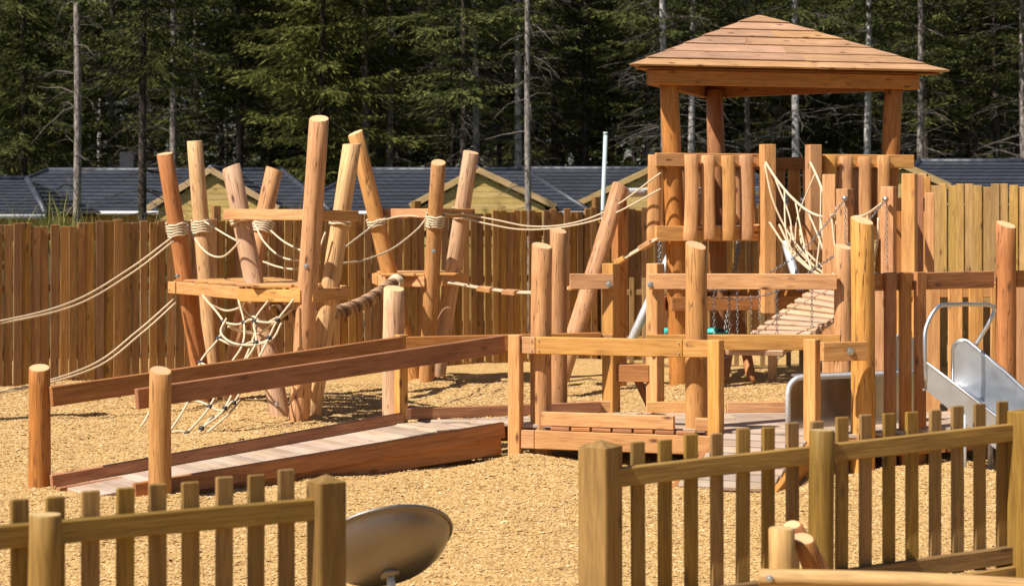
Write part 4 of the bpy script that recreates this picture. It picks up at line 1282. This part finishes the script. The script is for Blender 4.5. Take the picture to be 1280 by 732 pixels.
# front kerb and fascia
beam(fp, 'kerb_board', A + dAB * .22 + nAB * .0 + up(.355), A + dAB * 1.3 + up(.355), .06, .11, 'larch')
beam(fp, 'kerb_board', A + dAB * 1.47 + up(.35), B - dAB * .055 + up(.35), .06, .10, 'larch')
beam(fp, 'fascia_board', A + dAB * .06 + nAB * .03 + up(.19), A + dAB * .17 + nAB * .03 + up(.19), .05, .145, 'larch')
beam(fp, 'fascia_board', A + dAB * .173 + nAB * .03 + up(.19), B + dAB * .02 + nAB * .03 + up(.19), .05, .147, 'larch')
for i in range(7):
    s = .3 + i * .17
    beam(fp, 'packer', A + dAB * s + nAB * .015 + up(.281), A + dAB * (s + .155) + nAB * .015 + up(.281), .05, .028, 'larch_red')
# deck
poly = [(-0.90, 16.46), (0.03, 16.12), (1.59, 15.64), (2.28, 15.36), (2.72, 15.42), (4.05, 16.2), (4.3, 17.25), (2.9, 17.1), (.9, 17.05)]
def xspan(y):
    xs = []
    for (x0, y0), (x1, y1) in zip(poly, poly[1:] + poly[:1]):
        if (y0 - y) * (y1 - y) < 0: xs.append(x0 + (y - y0) / (y1 - y0) * (x1 - x0))
    xs.sort(); return xs
y = 15.43
while y < 17.22:
    xs = xspan(y)
    for k in range(0, len(xs) - 1, 2):
        if xs[k + 1] - xs[k] > .12:
            x0_, x1_ = xs[k] + .01, xs[k + 1] - .01
            cuts = [x0_] + [c for c in (0.35 + .9 * j + .3 * ((int(y * 100) * 7) % 3) for j in range(4)) if x0_ + .3 < c < x1_ - .3] + [x1_]
            for c0, c1 in zip(cuts, cuts[1:]):
                beam(fp, 'deck_board', (c0 + .002, y, Zp - .015), (c1 - .002, y, Zp - .015), .112, .03, 'deck', c=.004)
    y += .1185
for (p, q) in (((-.85, 16.55), (2.2, 16.3)), ((-.2, 16.9), (4.2, 17.0)), ((2.3, 15.9), (4.0, 16.5))):
    beam(fp, 'joist', (p[0], p[1], .19), (q[0], q[1], .19), .06, .14, 'larch_red')
# ramp side continuing behind: back rail and kerb
c1 = Vector((-.955 + .08, 16.40, 0)); c2 = Vector((.75, 16.98, 0))
beam(fp, 'back_rail', c1 + up(.915), c2 + up(.915), .05, .135, 'larch_red')
beam(fp, 'back_kerb', c1 + up(.35), c2 + up(.35), .05, .09, 'larch_red')
beam(fp, 'back_kerb', XY(718, 17.0, .345), XY(768, 17.05, .345), .06, .1, 'larch')
# square posts and rails at the back
fr = Vector((-.45, -.89, 0))
q1 = XY(764, 17.08); q2 = XY(819, 17.05)
for q in (q1, q2):
    beam(fp, 'square_post', q - up(.2), q + up(1.565), .115, .115, 'larch', side=Vector((-.62, -.78, 0)))
beam(fp, 'upper_rail', XY(712, 16.98, 1.415), XY(767, 16.98, 1.415), .055, .13, 'larch')
beam(fp, 'upper_rail', XY(810.5, 16.95, 1.415), XY(1046, 16.9, 1.415), .055, .133, 'larch')
for u in (761, 813): bolt(fp, XY(u, 16.925, 1.39), (0, -1, 0), .018)
beam(fp, 'back_rail', XY(715, 17.0, .915), XY(766, 17.0, .915), .055, .1, 'larch')
beam(fp, 'back_rail', XY(808, 16.97, .90), XY(1050, 16.95, .90), .055, .13, 'larch')
beam(fp, 'shelf_board', XY(772, 17.15, .63), XY(812, 17.12, .63), .22, .145, 'larch_red')
beam(fp, 'diagonal_brace', W(796, 472, 17.3), W(814, 510, 17.2), .05, .06, 'larch_red')
beam(fp, 'back_kerb', XY(808, 17.0, .345), XY(905, 17.0, .345), .06, .1, 'larch')
beam(fp, 'back_kerb', XY(908, 17.0, .345), XY(1045, 17.05, .345), .06, .09, 'larch')
# right entry post and rail to the big log
pe = XY(1015, 15.25)
beam(fp, 'square_post', pe - up(.1), pe + up(1.04), .1, .1, 'larch', side=Vector((-.55, -.83, 0)))
beam(fp, 'front_rail', XY(1027, 15.15, .95), XY(1083, 15.27, .95), .06, .145, 'larch')
bolt(fp, XY(1063, 15.19, .95), (.2, -1, 0), .02)
# right hand barrier: rail, three boards coloured for shade, far boards for sun
la, lb = XY(1090, 15.52), XY(1246, 16.18)
ld = (lb - la).normalized(); ln_ = Vector((ld.y, -ld.x, 0))
beam(fp, 'barrier_rail', la + up(1.46) - ln_ * .05, lb + up(1.46) - ln_ * .05, .05, .135, 'larch_red')
beam(fp, 'barrier_rail', XY(1269, 16.3, 1.46), XY(1390, 16.6, 1.46), .05, .135, 'larch_red')
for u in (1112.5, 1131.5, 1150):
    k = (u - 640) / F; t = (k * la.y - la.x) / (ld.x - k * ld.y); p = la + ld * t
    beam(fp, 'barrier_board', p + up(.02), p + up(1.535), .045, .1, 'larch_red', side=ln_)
beam(fp, 'fascia_board', XY(1030, 15.28, .19), XY(1180, 15.75, .19), .05, .145, 'larch_red')
beam(fp, 'fascia_board', XY(1182, 15.76, .19), XY(1256, 16.1, .19), .05, .145, 'larch_red')
beam(fp, 'barrier_rail', XY(1092, 17.2, 1.33), XY(1290, 17.35, 1.33), .05, .13, 'larch')
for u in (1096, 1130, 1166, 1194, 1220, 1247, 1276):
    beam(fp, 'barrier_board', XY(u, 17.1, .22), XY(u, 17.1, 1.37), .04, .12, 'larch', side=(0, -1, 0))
beam(fp, 'support_board', XY(1045, 16.4, .1), XY(1045, 16.4, .62), .03, .11, 'larch', side=(0, -1, 0))

# short ramp going down to the front
sr = thing('short_ramp', 'short plank ramp leading down from platform gap behind picket fence', 'ramp', (1.6, 14.9, 0))
s0l, s0r = Vector((1.20, 14.62, .0)), Vector((1.86, 14.42, .0)); s1l, s1r = Vector((1.66, 15.55, .28)), Vector((2.28, 15.30, .28))
for i in range(8):
    t = (i + .5) / 8
    beam(sr, 'ramp_plank', s0l.lerp(s1l, t), s0r.lerp(s1r, t), .112, .03, 'deck', side=(s1l - s0l), c=.004)
beam(sr, 'stringer', s0r + Vector((.03, 0, -.08)), s1r + Vector((.03, 0, -.08)), .05, .16, 'larch_red')
beam(sr, 'stringer', s0l + Vector((-.03, 0, -.08)), s1l + Vector((-.03, 0, -.08)), .05, .16, 'larch_red')

# ------------------------------------------------------------------ raised platform with square posts
hp = thing('raised_platform', 'small raised platform of square posts between bridge and net', 'play platform', XY(1100, 19.3))
for (u, d, v, sd, w_, m_) in ((1036, 20.2, 218, (-.1, -1, 0), .125, 'larch'), (1056, 19.0, 236, (-.6, -.8, 0), .125, 'larch'), (1111, 18.8, 233, (-.45, -.9, 0), .12, 'larch'), (1137, 18.55, 217, (-.4, -.9, 0), .125, 'larch'), (1150, 19.0, 218, (-.1, -1, 0), .06, 'larch_red'), (1158, 19.9, 221, (-.1, -1, 0), .075, 'larch'), (1162, 19.3, 241, (-.2, -1, 0), .09, 'larch')):
    beam(hp, 'square_post', XY(u, d, -.2), W(u, v, d), w_, w_, m_, side=sd)
beam(hp, 'platform_beam', XY(1050, 18.92, 1.27), XY(1140, 18.48, 1.27), .06, .14, 'larch')
beam(hp, 'platform_beam', XY(1036, 20.1, 1.27), XY(1160, 19.8, 1.27), .06, .14, 'larch')
beam(hp, 'platform_beam', XY(1165, 19.8, 1.27), XY(1150, 18.6, 1.27), .06, .14, 'larch')
for i in range(9):
    t = i / 8
    beam(hp, 'deck_board', XY(1040, 19.98 - t * 1.0, 1.355), XY(1157 - 6 * t, 19.72 - t * 1.1, 1.355), .12, .03, 'deck')
beam(hp, 'top_rail', XY(1113, 18.88, 2.07), XY(1158, 19.85, 2.07), .05, .13, 'larch_red')
beam(hp, 'side_board', XY(1122, 19.3, 1.3), XY(1122, 19.3, 2.05), .04, .12, 'larch_red', side=(0, -1, 0))

# sloping plank bridge on chains
pb = thing('plank_bridge', 'sloping bridge of pale planks hung on chains', 'bridge', XY(990, 18.0))
bl = smooth_pts([W(1052, 341, 18.95), W(1020, 362, 18.55), W(980, 391, 18.05), W(941, 419, 17.6), W(908, 441, 17.3)], 6)
br = smooth_pts([W(1110, 351, 18.5), W(1076, 374, 18.1), W(1040, 398, 17.75), W(1008, 420, 17.4), W(972, 442, 17.12)], 6)
n_ = 17
def along(path, t):
    f = t * (len(path) - 1); i = min(len(path) - 2, int(f)); return path[i].lerp(path[i + 1], f - i)
for i in range(n_):
    t = (i + .5) / n_
    p, q = along(bl, t), along(br, t); dr = along(bl, min(1, t + .03)) - along(bl, max(0, t - .03))
    dq = (q - p).normalized()
    beam(pb, 'plank', p - dq * .03, q + dq * .03, .074, .05, 'larch_pale', side=dr)
chain(pb, [p - Vector((0, 0, .04)) for p in bl]); chain(pb, [p - Vector((0, 0, .04)) for p in br])
hr1 = smooth_pts([W(1056, 249, 18.85), W(1030, 283, 18.5), W(1000, 316, 18.2), W(960, 342, 17.9), W(925, 359, 17.5), W(884, 362, 17.2), W(838, 352, 17.1)], 6)
hr2 = smooth_pts([W(1107, 250, 18.65), W(1085, 277, 18.3), W(1062, 305, 18.0), W(1030, 328, 17.6), W(975, 362, 17.3), W(930, 373, 17.1), W(885, 371, 17.0)], 6)
chain(pb, hr1); chain(pb, hr2)
for t in (.55, .68, .8, .9):
    p = along(hr1, t); q = along(bl, min(1, t + .05)); chain(pb, [p, Vector((p.x, p.y, min(q.z, p.z - .2)))])
    p = along(hr2, t); q = along(br, min(1, t + .05)); chain(pb, [p, Vector((p.x, p.y, min(q.z, p.z - .2)))])
for p in (W(1056, 248, 18.85), W(1107, 249, 18.65)):
    tube(pb, 'eye_bolt', [p + Vector((0, .05, 0)), p + Vector((0, -.03, 0))], .025, 'bolt', 8)
chain(pb, [W(1056.5, 250, 18.85), W(1057, 320, 18.8)]); chain(pb, [W(1108, 250, 18.65), W(1108.5, 330, 18.6)])

# loose rope net bridge between tower gate and raised platform
nb = thing('rope_net_bridge', 'tangled cream rope net bridge sagging from the roofed tower gate posts', 'net', W(1020, 340, 21.2))
h1 = smooth_pts([W(957, 203, 22.62), W(972, 226, 22.3), W(990, 247, 21.9), W(1012, 265, 21.2), W(1034, 271, 20.4), W(1056, 262, 19.2)], 6)
h2 = smooth_pts([W(1013, 203, 22.75), W(1022, 222, 22.2), W(1032, 245, 21.6), W(1052, 266, 20.8), W(1078, 270, 20.0), W(1106, 252, 19.0)], 6)
tube(nb, 'hand_rope', h1, .0145, 'rope', 7); tube(nb, 'hand_rope', h2, .0145, 'rope', 7)
foot = []
for k, (u0, u1, dv) in enumerate(((962, 1064, 0), (974, 1074, 3), (988, 1085, 2), (1000, 1096, 0))):
    ft = smooth_pts([W(u0, 278 + k * 3, 22.5), W(984 + k * 7, 310 + dv, 22.0), W(1014 + k * 7, 338 + dv, 21.0), W(1040 + k * 8, 346 + dv, 20.2), W(u1, 341, 19.3)], 6)
    foot.append(ft); tube(nb, 'foot_rope', ft, .013, 'rope_dirty', 7)
rg = random.Random(2)
for t in (.14, .3, .44, .58, .72, .85):
    for hr, f in ((h1, foot[0]), (h2, foot[2])):
        p = along(hr, t); q = along(f, min(1, t + rg.uniform(-.02, .14)))
        mid = p.lerp(q, .55) + Vector((rg.uniform(-.09, .09), rg.uniform(-.1, .1), -.05))
        tube(nb, 'net_rope', smooth_pts([p, mid, q], 5), .0095, rg.choice(['rope', 'rope_dirty']), 6)
for t in (.35, .5, .65, .8):
    pts = [along(f, t) - Vector((0, 0, .02)) for f in foot]; tube(nb, 'net_rope', smooth_pts(pts, 4), .0105, 'rope_dirty', 6)
tube(nb, 'net_rope', smooth_pts([W(956, 206, 22.6), W(966, 250, 22.4), W(985, 290, 22.2), W(1015, 330, 21.4)], 6), .012, 'rope_dirty', 6)
tube(nb, 'net_rope', smooth_pts([W(1098, 272, 19.2), W(1097, 300, 19.2), W(1092, 328, 19.3)], 6), .012, 'rope', 6)

# ------------------------------------------------------------------ steel slide, hoop and curved steel panel
sl = thing('steel_slide', 'stainless steel slide with raised rounded sides and hoop handrail', 'slide', XY(1170, 15.2))
sd = Vector((.85, -.53, 0)).normalized(); sp = Vector((.53, .85, 0)).normalized()
def plate(parent, name, prof, o, th, mat='steel'):
    """upright plate: profile of (s along slide, z) offset from origin o"""
    vs = [];
    for k in (-.5, .5):
        for s, z in prof: v = o + sd * s + sp * th * k; vs.append((v.x, v.y, z))
    n = len(prof)
    fs = [list(range(n))[::-1], [n + i for i in range(n)]] + [[i, (i + 1) % n, n + (i + 1) % n, n + i] for i in range(n)]
    b = MB(); b.add((vs, fs)); return b.build(name, mat, parent, False)
O1 = Vector((3.15, 15.22, 0)); O2 = O1 + sp * .6
fl = lambda s: .685 if s < .1 else max(.15, .685 - (s - .1) * .85)
t1z = lambda s: .865 - .69 * s
plate(sl, 'side_panel', [(0, .66), (0, .865), (.68, t1z(.68)), (.95, .24), (1.0, .13), (.73, .10)], O1, .012)
arc = [(.085 - .085 * math.cos(a), .92 + .085 * math.sin(a)) for a in (0, .4, .8, 1.2, 1.57, 2.0)]
edge2 = arc + [(.40, .785), (.68, .545)]
plate(sl, 'side_panel', [(0, .62)] + edge2 + [(.95, .28), (1.0, .13), (.68, .10), (.12, .62)], O2, .012)
tube(sl, 'rim_tube', [O2 + sd * s + Vector((0, 0, z)) for s, z in [(0, .62)] + edge2 + [(.95, .28), (1.0, .15)]], .015, 'steel', 10)
tube(sl, 'rim_tube', [O1 + sd * s + Vector((0, 0, z)) for s, z in [(0, .66), (0, .865), (.34, t1z(.34)), (.68, t1z(.68)), (.95, .24), (1.0, .15)]], .014, 'steel', 10)
b = MB(); vs = []; fs = []
ss = [-.03, .03, .08, .12, .18, .3, .45, .6, .73, .80, 1.0]
for s in ss:
    for k in (0.006, .594):
        v = O1 + sd * s + sp * k; vs.append((v.x, v.y, fl(s) - .02))
        vs.append((v.x, v.y, fl(s) - .035))
for i in range(len(ss) - 1):
    a_ = i * 4
    fs += [[a_, a_ + 4, a_ + 6, a_ + 2], [a_ + 1, a_ + 3, a_ + 7, a_ + 5], [a_, a_ + 1, a_ + 5, a_ + 4], [a_ + 2, a_ + 6, a_ + 7, a_ + 3]]
b.add((vs, fs)); b.build('chute', 'steel', sl, False)
hoop = smooth_pts([O1 + Vector((.0, 0, .72)), W(1156, 432, 15.22), W(1158, 408, 15.25), W(1172, 384, 15.3), W(1192, 380.5, 15.4), W(1225, 380.5, 15.55), W(1239, 382, 15.62), W(1243, 388, 15.65), W(1236, 404, 15.65), W(1219, 432, 15.68)], 8)
tube(sl, 'hoop_handrail', hoop, .0165, 'steel', 10)
for s in (.3, .85):
    for o in (O1, O2): tube(sl, 'slide_leg', [o + sd * s + Vector((0, 0, -.15)), o + sd * s + Vector((0, 0, fl(s) - .03))], .02, 'galv', 8)

st = thing('steel_crawl_panel', 'low curved steel panel with grey tubular rim beside the big log', 'play panel', XY(1000, 15.75))
pa, pb_ = XY(985, 15.75), XY(1146, 16.25)
pd = (pb_ - pa).normalized(); pn = Vector((-pd.y, pd.x, 0))
def pz(s): return .70 if s > .12 else .58 + .12 * math.sin(math.acos(max(-1, min(1, 1 - s / .12))))
Lp = (pb_ - pa).length
ss = [0, .008, .025, .05, .08, .12, .4, .8, Lp]
vs = []; fs = []
# roof sheet curving back from the front edge so that it is a tunnel with thickness
for s in ss:
    p = pa + pd * s
    vs += [(p.x, p.y, .30), (p.x, p.y, pz(s)), (p.x + pn.x * .012, p.y + pn.y * .012, .30), (p.x + pn.x * .012, p.y + pn.y * .012, pz(s))]
for i in range(len(ss) - 1):
    q = i * 4
    fs += [[q, q + 4, q + 5, q + 1], [q + 2, q + 3, q + 7, q + 6], [q + 1, q + 5, q + 7, q + 3]]
b = MB(); b.add((vs, fs)); b.build('panel_sheet', 'panel_steel', st, False)
tube(st, 'rim_tube', [pa + Vector((0, 0, .26))] + [pa + pd * s + Vector((0, 0, pz(s))) for s in ss], .022, 'galv', 10)
b = MB(); q0, q1_ = pa + pd * .01, pb_
w = pn * .16
b.add(([q0 + w * 0 + up(.702) + pd * .12, q1_ + up(.702), q1_ + w + up(.715), q0 + w + up(.715) + pd * .12, q0 + up(.69) + pd * .12, q1_ + up(.69), q1_ + w + up(.70), q0 + w + up(.70) + pd * .12], [[0, 1, 2, 3], [7, 6, 5, 4], [0, 4, 5, 1], [1, 5, 6, 2], [2, 6, 7, 3], [3, 7, 4, 0]]))
b.build('top_shelf', 'steel', st, False)
b = MB(); e0, e1 = XY(1119, 16.2), XY(1146, 16.3)
b.add(([e0 + up(.70), e1 + up(.70), e1 + up(.98), e0 + up(1.0), e0 + up(.70) + pn * .012, e1 + up(.7) + pn * .012, e1 + up(.98) + pn * .012, e0 + up(1.0) + pn * .012], [[0, 1, 2, 3], [7, 6, 5, 4], [3, 2, 6, 7], [0, 3, 7, 4], [1, 5, 6, 2]]))
b.build('end_sheet', 'steel', st, False)
tube(st, 'end_rim', [e0 + up(.70), e0 + up(1.0), e0 + up(1.0) + pd * .03], .018, 'galv', 8)

# ------------------------------------------------------------------ spinning dish
dish = thing('spinning_dish', 'tilted stainless steel spinner dish on a short stem behind gate post', 'spinner', (-.64, 10.35, 0))
DC = W(479, 676, 10.35)
ax = Vector((-.22, .56, .79)).normalized()         # opening faces away and up
u_ = ax.cross(Vector((0, 0, 1))).normalized(); w_ = u_.cross(ax)
RR, DP = .36, .185
vs = []; fs = []
n = 56
prof = [(1.0, 0), (.985, .012), (.93, .25), (.82, .52), (.66, .75), (.48, .9), (.28, .98), (.08, 1.0)]
rimc = DC.copy()
for sgn, th in ((0, 0), (1, .012)):
    for (k, dz) in prof:
        for j in range(n):
            a = 2 * math.pi * j / n
            vs.append(rimc - ax * (DP * dz - th) + (u_ * math.cos(a) + w_ * math.sin(a)) * (RR * k - (.006 if sgn else 0)))
m = len(prof)
for i in range(m - 1):
    for j in range(n):
        k = (j + 1) % n
        fs.append([i * n + j, i * n + k, (i + 1) * n + k, (i + 1) * n + j])
        o = m * n
        fs.append([o + (i + 1) * n + j, o + (i + 1) * n + k, o + i * n + k, o + i * n + j])
fs.append([(m - 1) * n + j for j in range(n)]); fs.append([m * n + (m - 1) * n + j for j in range(n)][::-1])
b = MB(); b.add((vs, fs)); b.build('bowl', 'dish_steel', dish, True)
tube(dish, 'rim', [rimc + ax * .002 + (u_ * math.cos(2 * math.pi * j / n) + w_ * math.sin(2 * math.pi * j / n)) * RR for j in range(n + 1)], .011, 'dish_steel', 8)
bot = rimc - ax * DP
tube(dish, 'hub', [bot + ax * .015, bot - ax * .02], .05, 'dish_steel', 20)
tube(dish, 'stem', [bot, bot - ax * .05 + Vector((0, 0, -.03)), Vector((bot.x + .02, bot.y - .09, -.2))], .022, 'galv', 12)

# ------------------------------------------------------------------ foreground picket fences
lf0 = XY(-40, 7.15) + Vector((-.035, .045, 0)); lf1 = XY(383, 7.80) + Vector((-.035, .045, 0))
pk, dr, nr = picket_fence('treated picket fence with round post beside the spinner dish', lf0, lf1, 10, .975, 1.02, .12, .068, .022, 'treated', [(.855, .865), (.33, .34)], .085, None, railside=1, rng=3, gap_first=.62, ext=(0, .055))
log(pk, 'round_post', XY(57, 7.22, -.3), XY(57, 7.22, .94), .060, .058, 'treated', end='end_treated')
def capped_post(parent, name, p, wd, ztop, sd, mat='treated', cap=.03):
    """square post with a four way weathered top"""
    h = wd / 2
    vs = [(0, -h, -h), (0, h, -h), (0, h, h), (0, -h, h)]
    L = ztop + .3
    vs += [(L - cap, y, z) for _, y, z in vs[:4]] + [(L, 0, 0)]
    fs = [[0, 1, 2, 3], [0, 4, 5, 1], [1, 5, 6, 2], [2, 6, 7, 3], [3, 7, 4, 0], [4, 8, 5], [5, 8, 6], [6, 8, 7], [7, 8, 4]]
    me = py_mesh('post', vs, fs, M[mat])
    import bmesh
    bm = bmesh.new(); bm.from_mesh(me)
    bmesh.ops.bevel(bm, geom=[e for e in bm.edges if e.calc_length() > .3], offset=.004, segments=2, affect='EDGES')
    bmesh.ops.recalc_face_normals(bm, faces=bm.faces); bm.to_mesh(me); bm.free()
    Mx, _ = frame(Vector((p.x, p.y, -.3)), Vector((p.x, p.y, ztop)), sd)
    return put(name, me, parent, Mx)
b36 = math.radians(36)
capped_post(pk, 'gate_post', XY(408, 7.86), .115, 1.0, Vector((math.sin(b36), -math.cos(b36), 0)))
rf0 = XY(781, 8.92); rf1 = XY(1266, 9.95)
pk2, dr, nr = picket_fence('treated picket fence in front of the slide with square gate post', rf0, rf1, 16, 1.0, 1.09, .26, .068, .022, 'treated', [(.85, .935), (.26, .33)], .085, None, railside=1, rng=4, ext=(.1, 0))
b57 = math.radians(57)
capped_post(pk2, 'gate_post', XY(750.5, 8.85), .145, 1.02, Vector((math.sin(b57), -math.cos(b57), 0)))
log(pk2, 'round_post', XY(1027.5, 9.32, -.3), XY(1027.5, 9.32, 1.01), .060, .058, 'treated', end='end_treated')
beam(pk2, 'end_post', XY(1282, 9.9, -.3), XY(1282, 9.9, 1.04), .13, .13, 'treated', side=(.6, -.8, 0))
beam(pk2, 'gravel_board', rf0.lerp(rf1, .45) + Vector((.03, -.05, .15)), rf1 + Vector((.03, -.05, .21)), .03, .14, 'treated')

kr = thing('knee_rail', 'low round knee rail on short stumps in front of picket fence', 'rail', XY(980, 8.5))
log(kr, 'rail_log', W(948, 721, 8.45), W(1330, 737, 8.3), .037, .038, 'treated_new', end='end_treated')
log(kr, 'stump', XY(977, 8.62, -.3), W(977, 659, 8.62), .058, .056, 'treated_new', end='end_treated')
log(kr, 'stump', XY(1360, 8.5, -.3), XY(1360, 8.5, .62), .058, .056, 'treated_new', end='end_treated')
bolt(kr, W(962, 723, 8.40), (0, -1, 0), .01)
for (p, q, rr_, lab) in ((W(1030, 720, 8.9), W(990, 655, 8.85), .042, 'short brown log offcut leaning against the round fence post'), (W(1022, 728, 8.75), W(1004, 672, 8.7), .05, 'split log offcut propped beside the knee rail stump')):
    t = thing('log_offcut', lab, 'log', (p.x, p.y, 0))
    ex = (p - q).normalized()
    log(t, 'log', p + ex * max(0, (p.z - .0) / max(.2, -ex.z)), q, rr_, rr_ * .95, 'larch_red', cut=.4, cutang=1.0)
